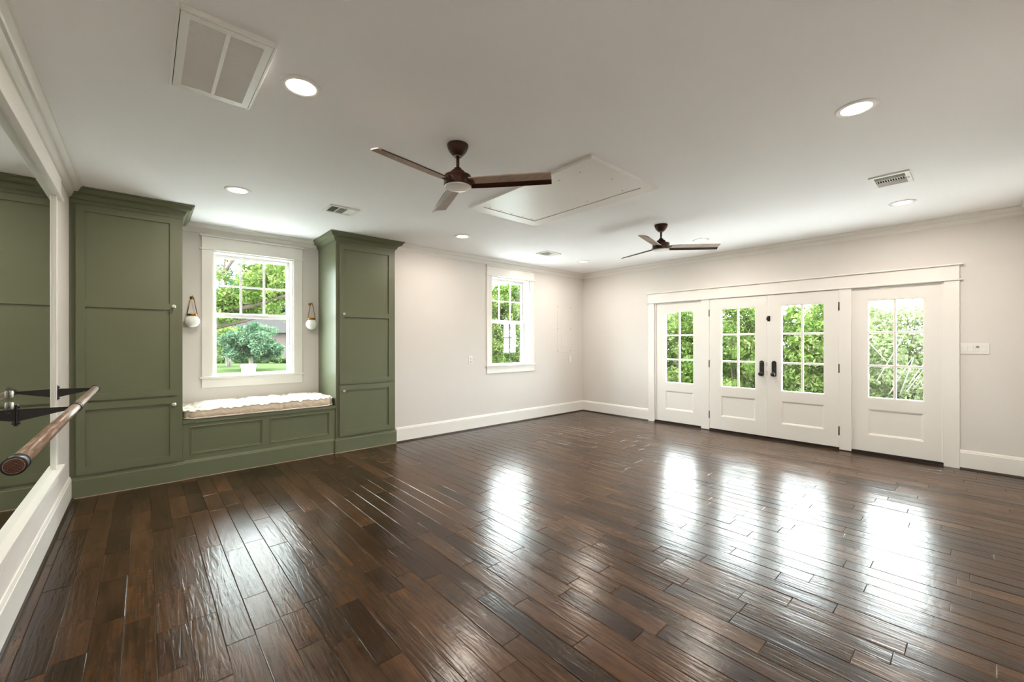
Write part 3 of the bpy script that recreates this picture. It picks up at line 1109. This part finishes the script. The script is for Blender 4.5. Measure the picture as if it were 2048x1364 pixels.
# ------------------------------------------------------------------ wall plates and electrical panel
def outlet(cx, zc, label, name, switch=False):
    root = thing(name, (cx, YB, zc - 0.06), label, 'switch' if switch else 'outlet')
    MB().box(cx - 0.037, cx + 0.037, YB - 0.006, YB - 0.0005, zc - 0.062, zc + 0.062).build('cover_plate', 'plate', root, 0.002)
    if switch:
        MB().box(cx - 0.017, cx + 0.017, YB - 0.010, YB - 0.006, zc - 0.034, zc + 0.034).build('rocker', 'plate', root, 0.002)
    else:
        for dz in (-0.024, 0.024):
            sk = MB().lathe([(0.0165, -0.006), (0.0165, -0.009), (0.001, -0.009)], (cx, YB, zc + dz), 20, 'Y').build('socket', 'plate', root)
            for dx in (-0.006, 0.006):
                MB().box(cx + dx - 0.0012, cx + dx + 0.0012, YB - 0.0095, YB - 0.009, zc + dz - 0.004, zc + dz + 0.006).build('slot', 'black', sk)


outlet(3.849, 1.101, 'white wall outlet between right green cabinet and far window', 'wall_outlet')
outlet(6.239, 1.045, 'white light switch under the electrical panel cover near the corner', 'light_switch', True)

ep = thing('electrical_panel', (6.073, YB, 1.182), 'white painted electrical panel cover near the far corner', 'panel')
MB().box(5.872, 6.275, YB - 0.0045, YB - 0.0005, 1.182, 2.083).build('cover', 'wall', ep, 0.002)
pd = MB().box(5.981, 6.165, YB - 0.0085, YB - 0.0046, 1.283, 1.831).build('panel_door', 'wall', ep, 0.002)
MB().box(5.992, 6.004, YB - 0.013, YB - 0.0086, 1.52, 1.575).build('door_latch', 'plate', pd, 0.001)
for x_ in (5.893, 6.253):
    for z_ in (1.215, 1.635, 2.050):
        MB().lathe([(0.008, -0.0046), (0.007, -0.0065), (0.001, -0.007)], (x_, YB, z_), 12, 'Y').build('screw', 'screw', ep)

sw = thing('light_switch', (XR, 0.0215, 1.245), 'wide four-gang white switch plate beside the rightmost door casing', 'switch')
MB().box(XR - 0.007, XR - 0.0005, -0.084, 0.127, 1.245, 1.362).build('cover_plate', 'plate', sw, 0.003)
for i, yc in enumerate((0.091, 0.046, 0.001, -0.046)):
    r_ = MB().box(XR - 0.011, XR - 0.007, yc - 0.0165, yc + 0.0165, 1.270, 1.337).build('rocker', 'plate', sw, 0.002)
    if i == 2:
        MB().lathe([(0.0125, -0.011), (0.0125, -0.016), (0.010, -0.018), (0.001, -0.018)], (XR, yc, 1.322), 20, 'X').build('dial', 'greyplastic', r_, label='small grey round dial')

# ------------------------------------------------------------------ ceiling: lights
CAN_TXT = {
    (0.630, 2.397): 'lit recessed ceiling light beside the return air grille',
    (0.632, 4.400): 'lit recessed ceiling light in front of the left green cabinet',
    (3.069, 4.406): 'lit recessed ceiling light in front of the plain wall right of the green cabinet',
    (5.540, 4.419): 'lit recessed ceiling light nearest the far room corner',
    (3.111, 0.470): 'lit recessed ceiling light, large and bright at the upper right',
    (5.554, 0.490): 'lit recessed ceiling light below the ceiling vent near the doors',
    (5.570, 2.460): 'lit recessed ceiling light behind the far ceiling fan blade',
    (0.630, 0.470): 'lit recessed ceiling light straight above the camera corner',
}
for (lx, ly), txt in CAN_TXT.items():
    root = thing('recessed_light', (lx, ly, H), txt, 'ceiling light', 'recessed ceiling lights')
    MB().lathe([(0.103, -0.0005), (0.101, -0.004), (0.090, -0.0075), (0.075, -0.0065), (0.072, -0.0005)], (lx, ly, H), 40).build('trim_ring', 'canring', root)
    MB().lathe([(0.0715, -0.0010), (0.0715, -0.0030), (0.05, -0.0038), (0.001, -0.0040)], (lx, ly, H), 32).build('lens', 'lens', root)
    ld = bpy.data.lights.new('can_glow', 'AREA')
    ld.shape = 'DISK'
    ld.size = 0.13
    ld.energy = CAN_W
    ld.color = (1.0, 0.89, 0.77)
    lo2 = bpy.data.objects.new('can_glow', ld)
    col.objects.link(lo2)
    lo2.parent = root
    lo2.location = (0, 0, -0.009)


# ------------------------------------------------------------------ ceiling fans
def fan(cx, cy, ang, label):
    root = thing('ceiling_fan', (cx, cy, H - 0.31), label, 'ceiling fan', 'three-blade brown ceiling fans')
    MB().lathe([(0.0735, 0), (0.0735, -0.006), (0.070, -0.022), (0.060, -0.044), (0.044, -0.064), (0.033, -0.074), (0.028, -0.078), (0.018, -0.079)],
               (cx, cy, H - 0.0005), 36).build('canopy', 'motor', root)
    MB().lathe([(0.030, -0.076), (0.030, -0.081), (0.018, -0.083), (0.016, -0.076)], (cx, cy, H), 24).build('canopy_ring', 'steel', root)
    MB().lathe([(0.0112, -0.17), (0.0112, -0.075)], (cx, cy, H), 16).build('downrod', 'motor', root)
    MB().lathe([(0.024, -0.160), (0.026, -0.164), (0.026, -0.176), (0.044, -0.180), (0.049, -0.186), (0.049, -0.213), (0.060, -0.216)][::-1],
               (cx, cy, H), 28).build('coupling_cover', 'motor', root)
    MB().lathe([(0.092, -0.288), (0.096, -0.284), (0.096, -0.222), (0.090, -0.214), (0.05, -0.2135)], (cx, cy, H), 40).build('motor_housing', 'motor', root)
    MB().lathe([(0.001, -0.3010), (0.060, -0.2990), (0.088, -0.2940), (0.0925, -0.2882)], (cx, cy, H), 40).build('light_lens', 'lensoff', root)
    for k in range(3):
        th = math.radians(ang + 120 * k)
        d = Vector((math.cos(th), math.sin(th), 0))
        n = Vector((-math.sin(th), math.cos(th), 0))
        zb = H - 0.262
        c0 = Vector((cx, cy, zb))
        # blade: shallow V section, side at +n lower; slight droop-free flat span
        t = 0.006
        def sect(r, pts_):
            return [c0 + d * r + n * a_ + Vector((0, 0, b_ + t / 2)) for a_, b_ in pts_] + \
                   [c0 + d * r + n * a_ + Vector((0, 0, b_ - t / 2)) for a_, b_ in pts_[::-1]]
        def main_s(w):
            return [(-w / 2, 0.013), (0.0, 0.005), (w * 0.20, 0.0)]
        def edge_s(w):
            return [(w * 0.20 + 0.0005, -0.0005), (w * 0.38, -0.010), (w / 2, -0.020)]
        RS = ((0.085, 0.104), (0.20, 0.118), (0.40, 0.120), (0.636, 0.114), (0.645, 0.104))
        bo = MB().loft([sect(r_, main_s(w_)) for r_, w_ in RS], True, True).build('blade', 'blade', root, tone=0.45 + 0.05 * k)
        MB().loft([sect(r_, edge_s(w_)) for r_, w_ in RS], True, True).build('blade_edge', 'motor', bo, label='dark glossy bent edge of the blade')
        bi = MB().loft([[c0 + d * r_ + n * a_ + Vector((0, 0, b_ - a_ * 0.1 + 0.004)) for a_, b_ in ((-0.030, -0.006), (0.030, -0.006), (0.030, 0.014), (-0.030, 0.014))]
                        for r_ in (0.088, 0.118)], True, True)
        bi.build('blade_arm', 'bronze', bo)
    return root


fan(1.626, 2.390, 70.0, 'brown three-blade ceiling fan nearest the camera')
fan(4.505, 2.450, 73.0, 'brown three-blade ceiling fan nearest the glazed doors')


# ------------------------------------------------------------------ ceiling registers
def register(x0, x1, y0, y1, label):
    cx, cy = (x0 + x1) / 2, (y0 + y1) / 2
    root = thing('air_vent', (cx, cy, H - 0.012), label, 'vent', 'ceiling air registers')
    f = 0.030
    z0, z1 = H - 0.012, H - 0.0005
    m_ = MB()
    m_.box(x0, x0 + f, y0, y1, z0, z1)
    m_.box(x1 - f, x1, y0, y1, z0, z1)
    m_.box(x0 + f, x1 - f, y0, y0 + f, z0, z1)
    m_.box(x0 + f, x1 - f, y1 - f, y1, z0, z1)
    m_.build('frame', 'canring', root)
    MB().box(x0 + f, x1 - f, y0 + f, y1 - f, H - 0.003, H - 0.0005).build('duct_shade', 'dark', root)  # flat dark sheet, shade inside the duct put into its colour
    xa, xb, ya, yb = x0 + f, x1 - f, y0 + f, y1 - f
    w = (xb - xa) / 3
    for k in range(1, 3):
        MB().box(xa + k * w - 0.003, xa + k * w + 0.003, ya, yb, z0, H - 0.003).build('divider', 'canring', root)
    for k in range(12):
        yy = ya + (k + 0.5) * (yb - ya) / 12
        MB().loft([[(x_, yy - 0.004, z0 + 0.001), (x_, yy - 0.0025, z0 + 0.001), (x_, yy + 0.0045, H - 0.0035), (x_, yy + 0.003, H - 0.0035)]
                   for x_ in (xa + w + 0.003, xb - w - 0.003)], True, True).build('slat', 'canring', root)
    for side in (0, 1):
        for k in range(6):
            xx = (xa if side == 0 else xb - w) + (k + 0.5) * w / 6
            sgn = -1 if side == 0 else 1
            MB().loft([[(xx + sgn * 0.005, y_, z0 + 0.001), (xx + sgn * 0.0035, y_, z0 + 0.001), (xx - sgn * 0.004, y_, H - 0.0035), (xx - sgn * 0.0025, y_, H - 0.0035)]
                       for y_ in (ya, yb)], True, True).build('slat', 'canring', root)
    MB().box(cx - 0.008, cx + 0.008, y0 + 0.010, y0 + 0.022, z0 - 0.008, z0).build('damper_lever', 'canring', root)


register(1.370, 1.668, 4.222, 4.472, 'white ceiling register in front of the window seat')
register(4.495, 4.802, 4.260, 4.500, 'white ceiling register above the far sash window')
register(4.520, 4.850, 0.358, 0.607, 'white ceiling register in front of the light switches end of the door wall')

# return air grille
gx0, gx1, gy0, gy1 = 0.099, 0.460, 2.120, 2.793
rg = thing('return_air_grille', ((gx0 + gx1) / 2, (gy0 + gy1) / 2, H - 0.022), 'large two-panel white return air grille on the ceiling above the mirror', 'vent')
z0, z1 = H - 0.022, H - 0.0005
m = MB()
m.box(gx0, gx0 + 0.012, gy0, gy1, z0, z1)
m.box(gx1 - 0.012, gx1, gy0, gy1, z0, z1)
m.box(gx0 + 0.012, gx1 - 0.012, gy0, gy0 + 0.012, z0, z1)
m.box(gx0 + 0.012, gx1 - 0.012, gy1 - 0.012, gy1, z0, z1)
m.build('outer_frame', 'canring', rg, 0.002)
m = MB()
ax0, ax1, ay0, ay1 = gx0 + 0.0145, gx1 - 0.0145, gy0 + 0.0145, gy1 - 0.0145
zi0, zi1 = H - 0.024, H - 0.012
m.box(ax0, ax0 + 0.032, ay0, ay1, zi0, zi1)
m.box(ax1 - 0.032, ax1, ay0, ay1, zi0, zi1)
m.box(ax0 + 0.032, ax1 - 0.032, ay0, ay0 + 0.035, zi0, zi1)
m.box(ax0 + 0.032, ax1 - 0.032, ay1 - 0.035, ay1, zi0, zi1)
m.build('hinged_frame', 'canring', rg)
gm = (gx0 + gx1) / 2
MB().box(gm - 0.008, gm + 0.008, ay0 + 0.035, ay1 - 0.035, zi0, zi1).build('divider', 'canring', rg)
MB().box(gx0 + 0.012, gx1 - 0.012, gy0 + 0.012, gy1 - 0.012, H - 0.004, H - 0.0006).build('filter_backing', 'filter', rg)
m = MB()
for (xa, xb) in ((ax0 + 0.032, gm - 0.008), (gm + 0.008, ax1 - 0.032)):
    n_s = 48
    for k in range(n_s):
        yy = ay0 + 0.035 + (k + 0.5) * (ay1 - ay0 - 0.07) / n_s
        m.loft([[(x_, yy + 0.0045, zi0 + 0.001), (x_, yy + 0.0030, zi0 + 0.001), (x_, yy - 0.0045, zi0 + 0.0075), (x_, yy - 0.0030, zi0 + 0.0075)] for x_ in (xa, xb)], True, True)
m.build('louvers', 'canring', rg, kind='stuff')
for (x_, y_) in ((gx0 + 0.09, ay0 + 0.008), (gx1 - 0.09, ay0 + 0.008), (gx0 + 0.09, ay1 - 0.008), (gx1 - 0.09, ay1 - 0.008)):
    MB().box(x_ - 0.012, x_ + 0.012, y_ - 0.004, y_ + 0.004, zi0 - 0.002, zi0).build('catch', 'canring', rg)

# attic hatch
hx0, hx1, hy0, hy1 = 2.440, 3.378, 1.868, 3.398
ix0, ix1, iy0, iy1 = 2.531, 3.236, 1.957, 3.260
ah = thing('attic_hatch', ((hx0 + hx1) / 2, (hy0 + hy1) / 2, H - 0.02), 'flat white attic hatch with wide frame on the ceiling between the two fans', 'hatch')
for (a, b, c, d) in ((hx0, ix0 - 0.006, hy0, hy1), (ix1 + 0.006, hx1, hy0, hy1), (ix0 - 0.006, ix1 + 0.006, hy0, iy0 - 0.006), (ix0 - 0.006, ix1 + 0.006, iy1 + 0.006, hy1)):
    MB().box(a, b, c, d, H - 0.024, H - 0.0005).build('frame_board', 'canring', ah)
MB().box(ix0 - 0.006, ix1 + 0.006, iy0 - 0.006, iy1 + 0.006, H - 0.003, H - 0.0006).build('gap_backing', 'dark', ah)
hd = MB().box(ix0, ix1, iy0, iy1, H - 0.0185, H - 0.004).build('hatch_door', 'canring', ah)
for (px, py) in ((930 + 265 / 5.251, 300 + 604 / 5.251), (930 + 378 / 5.251, 300 + 636 / 5.251), (930 + 491 / 5.251, 300 + 666 / 5.251),
                 (930 + 602 / 5.251, 300 + 696 / 5.251), (930 + 702 / 5.251, 300 + 724 / 5.251), (930 + 1288 / 5.251, 300 + 540 / 5.251),
                 (930 + 1653 / 5.251, 300 + 426 / 5.251), (930 + 1542 / 5.251, 300 + 305 / 5.251), (930 + 1210 / 5.251, 300 + 234 / 5.251),
                 (930 + 986 / 5.251, 300 + 320 / 5.251)):
    r_ = ray(px, py)
    t_ = (H - 0.0185 - EYE) / r_.z
    MB().lathe([(0.006, 0.0), (0.0055, -0.0015), (0.001, -0.002)][::-1], (r_.x * t_, r_.y * t_, H - 0.0185), 10).build('screw', 'screw', hd)

# ------------------------------------------------------------------ outdoors
GZ0 = -0.30
mb = MB()
mb.box(-80, 90, -40, 130, GZ0 - 0.5, GZ0)
tag(mb.build('lawn', 'grass'), 'pale green lawn outside the windows', 'lawn', kind='stuff')


mb = MB()
mb.box(XR + T + 0.02, 9.95, -5.0, YNICHE + T + 0.02, GZ0, GZ0 + 0.12)
mb.box(-5.0, 9.95, YNICHE + T + 0.02, 9.4, GZ0, GZ0 + 0.12)
tag(mb.build('bounce_paving', 'concrete'), 'pale concrete paving added out of view to bounce daylight in through the doors and windows', 'bounce_paving', kind='structure')  # unseen paving added to throw daylight up onto the ceiling


def leaf_mesh(name, centres, radii, n, size, mat, flat=0.75, seed=0):
    """n bent leaves scattered in clumps; centres (k,3), radii (k,)"""
    r = np.random.default_rng(seed)
    centres, radii = np.asarray(centres, float), np.asarray(radii, float)
    w = radii ** 2
    idx = r.choice(len(centres), n, p=w / w.sum())
    dirs = r.normal(size=(n, 3))
    dirs /= np.linalg.norm(dirs, axis=1)[:, None]
    rad = radii[idx] * r.uniform(0.25, 1.0, n) ** 0.6
    pos = centres[idx] + dirs * rad[:, None] * np.array([1, 1, flat])
    ax = r.normal(size=(n, 3))
    ax /= np.linalg.norm(ax, axis=1)[:, None]
    tmp = r.normal(size=(n, 3)) + np.array([0, 0, 0.6])
    bx = np.cross(ax, tmp)
    bx /= np.linalg.norm(bx, axis=1)[:, None] + 1e-9
    s = size * r.uniform(0.6, 1.35, n)[:, None]
    nor = np.cross(ax, bx)
    v = np.stack([pos - ax * s, pos + bx * s * 0.48 + nor * s * 0.15, pos + ax * s, pos - bx * s * 0.48 + nor * s * 0.15], 1).reshape(-1, 3)
    o = centres.mean(0)
    o[2] = pos[:, 2].min()
    me = bpy.data.meshes.new(name)
    me.vertices.add(4 * n)
    me.vertices.foreach_set('co', (v - o).astype(np.float32).ravel())
    me.loops.add(4 * n)
    me.loops.foreach_set('vertex_index', np.arange(4 * n, dtype=np.int32))
    me.polygons.add(n)
    me.polygons.foreach_set('loop_start', np.arange(n, dtype=np.int32) * 4)
    me.polygons.foreach_set('loop_total', np.full(n, 4, dtype=np.int32))
    a = me.attributes.new('tone', 'FLOAT', 'FACE')
    clump = r.uniform(-0.22, 0.22, len(centres))
    a.data.foreach_set('value', np.clip(0.5 + clump[idx] + r.normal(0, 0.2, n), 0, 1).astype(np.float32))
    me.update(calc_edges=True)
    me.validate()
    me.materials.append(M[mat])
    return me, o


def foliage(root, centres, radii, n, size, mat, seed, flat=0.8):
    me, o = leaf_mesh('foliage', centres, radii, n, size, mat, flat, seed)
    return link('foliage', me, o, root, kind='stuff')


def shrub(x, y, w, h, n, size, mat, seed, label, bark='bark', bare=0):
    root = thing('shrub', (x, y, GZ0), label, 'shrub', 'shrubs growing outside the room')
    r = np.random.default_rng(seed)
    k = int(80 * max(1.0, (h / 2.7) * (w / 0.8) ** 2))
    c = np.stack([x + r.uniform(-w, w, k), y + r.uniform(-w, w, k), GZ0 + 0.2 + (h - 0.35) * r.uniform(0, 1, k)], 1)
    taper = 1 - 0.35 * ((c[:, 2] - GZ0) / h) ** 3
    c[:, 0] = x + (c[:, 0] - x) * taper
    c[:, 1] = y + (c[:, 1] - y) * taper
    foliage(root, c, r.uniform(0.16, 0.34, k), n, size, mat, seed)
    for j in range(5):
        tip = c[r.integers(k)]
        mid = (np.array([x, y, GZ0]) * 0.5 + tip * 0.5) + r.normal(0, 0.12, 3)
        MB().tube([(x + r.uniform(-.15, .15), y + r.uniform(-.15, .15), GZ0), tuple(mid), tuple(tip)], [0.035, 0.022, 0.008], 6).build('stem', bark, root)
    for j in range(bare):
        yy = y + r.uniform(-0.5, 0.5)
        z_ = r.uniform(0.3, 1.0)
        MB().tube([(x - w - 0.2, yy, z_), (x - w - 0.1 + r.uniform(-.2, .2), yy + r.uniform(-0.5, 0.5), z_ + r.uniform(0.5, 1.1))], [0.012, 0.006], 5).build('twig', 'barkpale', root)
    return root


SH = [
    (11.7, 5.85, 0.80, 2.75, 14000, 0.048, 'leafA', 'leafy green shrub outside the glazed side panel nearest the far corner', 0),
    (11.2, 4.15, 0.85, 2.85, 16000, 0.048, 'leafA', 'dense green shrub outside the left leaf of the french doors', 0),
    (11.5, 2.60, 0.75, 2.65, 12000, 0.050, 'leafA', 'bright green shrub outside the right leaf of the french doors', 0),
    (11.9, 1.00, 0.85, 2.55, 11000, 0.042, 'leafC', 'pale airy shrub outside the glazed side panel beside the switches', 9),
    (12.1, -0.85, 0.85, 2.5, 6000, 0.055, 'leafC', 'pale green shrub right of the one outside the rightmost glazed panel', 0),
    (12.6, 7.70, 0.9, 2.9, 8000, 0.055, 'leafA', 'green shrub beyond the house corner, left of those outside the doors', 0),
    (7.60, 10.6, 0.95, 3.60, 26000, 0.050, 'leafA', 'yellow-green shrub outside the left half of the far sash window', 0),
    (9.35, 10.6, 1.0, 3.70, 30000, 0.050, 'leafA', 'green shrub outside the right half of the far sash window', 0),
    (10.9, 10.0, 0.9, 3.3, 14000, 0.056, 'leafB', 'darker green shrub off the house corner beyond the far sash window', 0),
    (5.75, 11.3, 0.8, 2.8, 7000, 0.056, 'leafB', 'blue-green shrub left of those outside the far sash window', 0),
    (14.2, 4.80, 1.1, 2.7, 9000, 0.065, 'leafC', 'pale shrub in the back row behind the left leaf of the french doors', 0),
    (14.4, 2.30, 1.1, 2.6, 8000, 0.065, 'leafC', 'pale shrub in the back row behind the right leaf of the french doors', 0),
    (14.2, 7.20, 1.1, 2.9, 8000, 0.065, 'leafC', 'pale shrub in the back row behind the side panel nearest the corner', 0),
    (8.70, 13.3, 1.7, 3.7, 17000, 0.065, 'leafC', 'pale shrub in the back row behind the far sash window', 0),
]
for i, (x_, y_, w_, h_, n_, s_, mt, lb, bare) in enumerate(SH):
    shrub(x_, y_, w_, h_, n_, s_, mt, 100 + i, lb, bare=bare)


def branchy(root, pts, r0, r1, mat='bark', name='branch'):
    n_ = len(pts)
    MB().tube(pts, [r0 + (r1 - r0) * i / (n_ - 1) for i in range(n_)], 8).build(name, mat, root)


# old tree whose limbs cross the window over the seat (trunk hidden left of the window)
DT = 10.5
base = far(330, 700, DT)
oak = thing('limb_tree', (base.x, base.y, GZ0), 'big tree whose limbs cross the upper panes above the window seat', 'tree')
branchy(oak, [(base.x, base.y, GZ0), far(330, 640, DT), far(360, 560, DT + 0.3), far(385, 430, DT)], 0.26, 0.16, name='trunk')
LIMBS = [
    ([far(345, 640, DT), far(400, 628, DT), far(440, 619, DT), far(485, 616, DT - 0.2), far(530, 606, DT - 0.3), far(575, 590, DT - 0.3), far(640, 560, DT)], 0.085, 0.035),
    ([far(340, 668, DT), far(400, 664, DT), far(440, 654, DT), (far(480, 644, DT)), far(520, 634, DT), far(560, 612, DT)], 0.06, 0.022),
    ([far(440, 619, DT), far(449, 600, DT), far(452, 570, DT), far(447, 548, DT), far(452, 500, DT)], 0.045, 0.02),
    ([far(400, 590, DT), far(432, 556, DT), far(452, 540, DT), far(470, 515, DT), far(490, 480, DT)], 0.05, 0.03),
    ([far(448, 580, DT), far(462, 582, DT), far(473, 588, DT), far(482, 584, DT)], 0.018, 0.008),
    ([far(512, 622, DT), far(520, 600, DT), far(528, 575, DT), far(535, 540, DT)], 0.02, 0.010),
    ([far(452, 570, DT), far(460, 545, DT), far(472, 515, DT)], 0.012, 0.006),
    ([far(480, 644, DT), far(492, 645, DT), far(500, 652, DT)], 0.02, 0.008),
]
for pts, r0, r1 in LIMBS:
    branchy(oak, pts, r0, r1)
r = np.random.default_rng(5)
cs, rs = [], []
for (x0_, x1_, y0_, y1_, k) in ((430, 460, 515, 600, 9), (495, 575, 520, 560, 18), (485, 578, 560, 625, 42), (425, 480, 590, 640, 22), (540, 590, 520, 640, 16), (440, 480, 600, 615, 8), (590, 700, 480, 640, 20), (300, 420, 470, 640, 26), (320, 470, 150, 500, 120), (470, 720, 120, 470, 150)):  # highest groups are unseen canopy, added to dim the sky's reflection on the floor
    for _ in range(k):
        q = far(r.uniform(x0_, x1_), r.uniform(y0_, y1_), DT + r.uniform(-0.8, 1.2))
        cs.append(tuple(q))
        rs.append(r.uniform(0.14, 0.30))
foliage(oak, cs, rs, 46000, 0.048, 'leafA', 21)

# small round tree on the lawn
DS = 25.0
tb = far(503, 738, DS)
st = thing('lawn_tree', (tb.x, tb.y, GZ0), 'small round-crowned tree standing on the lawn seen in the lower sash', 'tree')
branchy(st, [(tb.x, tb.y, GZ0), far(502, 722, DS), far(500, 710, DS), far(500, 690, DS)], 0.13, 0.09, 'barkpale', 'trunk')
for (a, b) in ((470, 690), (530, 688), (485, 670), (520, 665)):
    branchy(st, [far(501, 712, DS), far((501 + a) / 2, 704, DS), far(a, b, DS)], 0.06, 0.03)
cs, rs = [], []
for _ in range(90):
    u, v = r.uniform(-1, 1), r.uniform(-1, 1)
    if u * u + v * v > 1:
        continue
    hw = 62
    py = 682 + v * 33
    q = far(502 + u * hw, py + 8 * abs(u), DS + r.uniform(-1.5, 1.5))
    cs.append(tuple(q))
    rs.append(r.uniform(0.28, 0.5))
foliage(st, cs, rs, 14000, 0.085, 'leafB', 31)

# second small tree at the left edge of the lawn
DM = 29.0
tb2 = far(457, 729, DM)
st2 = thing('lawn_tree', (tb2.x, tb2.y, GZ0), 'slender multi-stem tree left of the small round tree on the lawn', 'tree')
for dx in (-5, 0, 5):
    branchy(st2, [(tb2.x + dx * 0.02, tb2.y, GZ0), far(457 + dx, 716, DM), far(455 + dx * 3, 700, DM)], 0.06, 0.04, 'barkpale', 'trunk')
cs, rs = [], []
for _ in range(40):
    q = far(450 + r.uniform(-26, 26), 684 + r.uniform(-26, 22), DM + r.uniform(-1.2, 1.2))
    cs.append(tuple(q))
    rs.append(r.uniform(0.35, 0.6))
foliage(st2, cs, rs, 7000, 0.10, 'leafA', 32)


# house across the lawn
DH = 38.0
hc = far(500, 728, DH)
house = thing('brick_house', (hc.x, hc.y, GZ0), 'low pale brick house beyond the lawn seen through the window seat window', 'house')
hy = hc.y
MB().box(hc.x - 9, hc.x + 11, hy, hy + 7, GZ0, 2.35).build('brick_wall', 'brick', house)
rf = MB()
rf.poly([(hc.x - 9.6, hy - 0.6, 2.3), (hc.x + 11.6, hy - 0.6, 2.3), (hc.x + 11.6, hy + 7.6, 2.3), (hc.x - 9.6, hy + 7.6, 2.3),
         (hc.x - 7, hy + 3.5, 4.4), (hc.x + 9, hy + 3.5, 4.4)],
        [(0, 1, 5, 4), (2, 3, 4, 5), (1, 2, 5), (3, 0, 4), (0, 3, 2, 1)])
rf.build('roof', 'roof', house)


def on_house(px, py):
    d_ = ray(px, py)
    t_ = hy / d_.y
    return d_.x * t_, EYE + d_.z * t_


for (pa, pb, ya_, yb_) in ((445, 458, 711, 723), (485, 491, 713, 722), (551, 557, 706, 726), (523, 528, 712, 720)):
    xa, zt = on_house(pa, ya_)
    xb, zb_ = on_house(pb, yb_)
    wn = MB().box(xa - 0.1, xb + 0.1, hy - 0.05, hy, max(zb_ - 0.1, GZ0), zt + 0.1).build('window', 'siding', house)
    MB().box(xa, xb, hy - 0.07, hy - 0.052, max(zb_, GZ0 + 0.02), zt).build('pane', 'darkwin', wn)

for i, (pa, pb, lb) in enumerate(((425, 452, 'clipped hedge in front of the brick house, left part'), (468, 500, 'clipped hedge behind the small round lawn tree trunk'),
                                  (506, 530, 'short clipped hedge just right of the small lawn tree trunk'), (533, 590, 'long clipped hedge in front of the brick house, right part'))):
    DHg = 33.5
    a, b = far(pa, 728, DHg), far(pb, 728, DHg)
    hg = thing('hedge', ((a.x + b.x) / 2, (a.y + b.y) / 2, GZ0), lb, 'hedge', 'hedges in front of the brick house')
    k = max(10, int((b - a).length / 0.16))
    cs = [(a.x + (b.x - a.x) * t_, a.y + (b.y - a.y) * t_ + r.uniform(-.3, .3), GZ0 + r.uniform(0.12, 0.42)) for t_ in np.linspace(0, 1, k)]
    foliage(hg, cs, [0.28] * k, 2500, 0.07, 'hedge', 60 + i)
    MB().box((a.x + b.x) / 2 - 0.03, (a.x + b.x) / 2 + 0.03, (a.y + b.y) / 2 - 0.03, (a.y + b.y) / 2 + 0.03, GZ0, GZ0 + 0.25).build('stem', 'bark', hg)

# tall trees behind the house
for i, (px, dpt, w_, h_, mt, lb) in enumerate((
        (420, 52, 5.0, 11.0, 'leafB', 'tall tree behind the brick house, at its left end'),
        (470, 58, 5.0, 8.0, 'leafA', 'tall tree behind the brick house, above the small round tree'),
        (530, 50, 5.2, 9.0, 'leafB', 'tall blue-green tree behind the right half of the brick house'),
        (585, 55, 5.5, 12.0, 'leafA', 'tall tree behind the brick house, at its right end'))):
    q = far(px, 700, dpt)
    tr_ = thing('background_tree', (q.x, q.y, GZ0), lb, 'tree', 'tall trees behind the brick house')
    branchy(tr_, [(q.x, q.y, GZ0), (q.x + 0.2, q.y, h_ * 0.4), (q.x, q.y, h_ * 0.8)], 0.35, 0.15, 'bark', 'trunk')
    cs, rs = [], []
    for _ in range(70):
        u, v, w2 = r.uniform(-1, 1, 3)
        cs.append((q.x + u * w_, q.y + v * w_ * 0.6, GZ0 + h_ * 0.58 + w2 * h_ * 0.42 * (1 - 0.3 * u * u)))
        rs.append(r.uniform(0.7, 1.5))
    foliage(tr_, cs, rs, 9000, 0.22, mt, 80 + i)

# white utility box on the lawn
bq = far(497, 735, 19.0)
ub = thing('utility_box', (bq.x, bq.y, GZ0), 'white box with a low peaked top standing on the lawn', 'box')
MB().box(bq.x - 0.25, bq.x + 0.25, bq.y - 0.2, bq.y + 0.2, GZ0, 0.26).build('cabinet_body', 'whitebox', ub, 0.01)
lid = MB()
lid.loft([[(x_, bq.y - 0.24, 0.262), (x_, bq.y + 0.24, 0.262), (x_, bq.y + 0.24, 0.30), (x_, bq.y, 0.39), (x_, bq.y - 0.24, 0.30)] for x_ in (bq.x - 0.28, bq.x + 0.28)], True, True)
lid.build('lid', 'whitebox', ub)
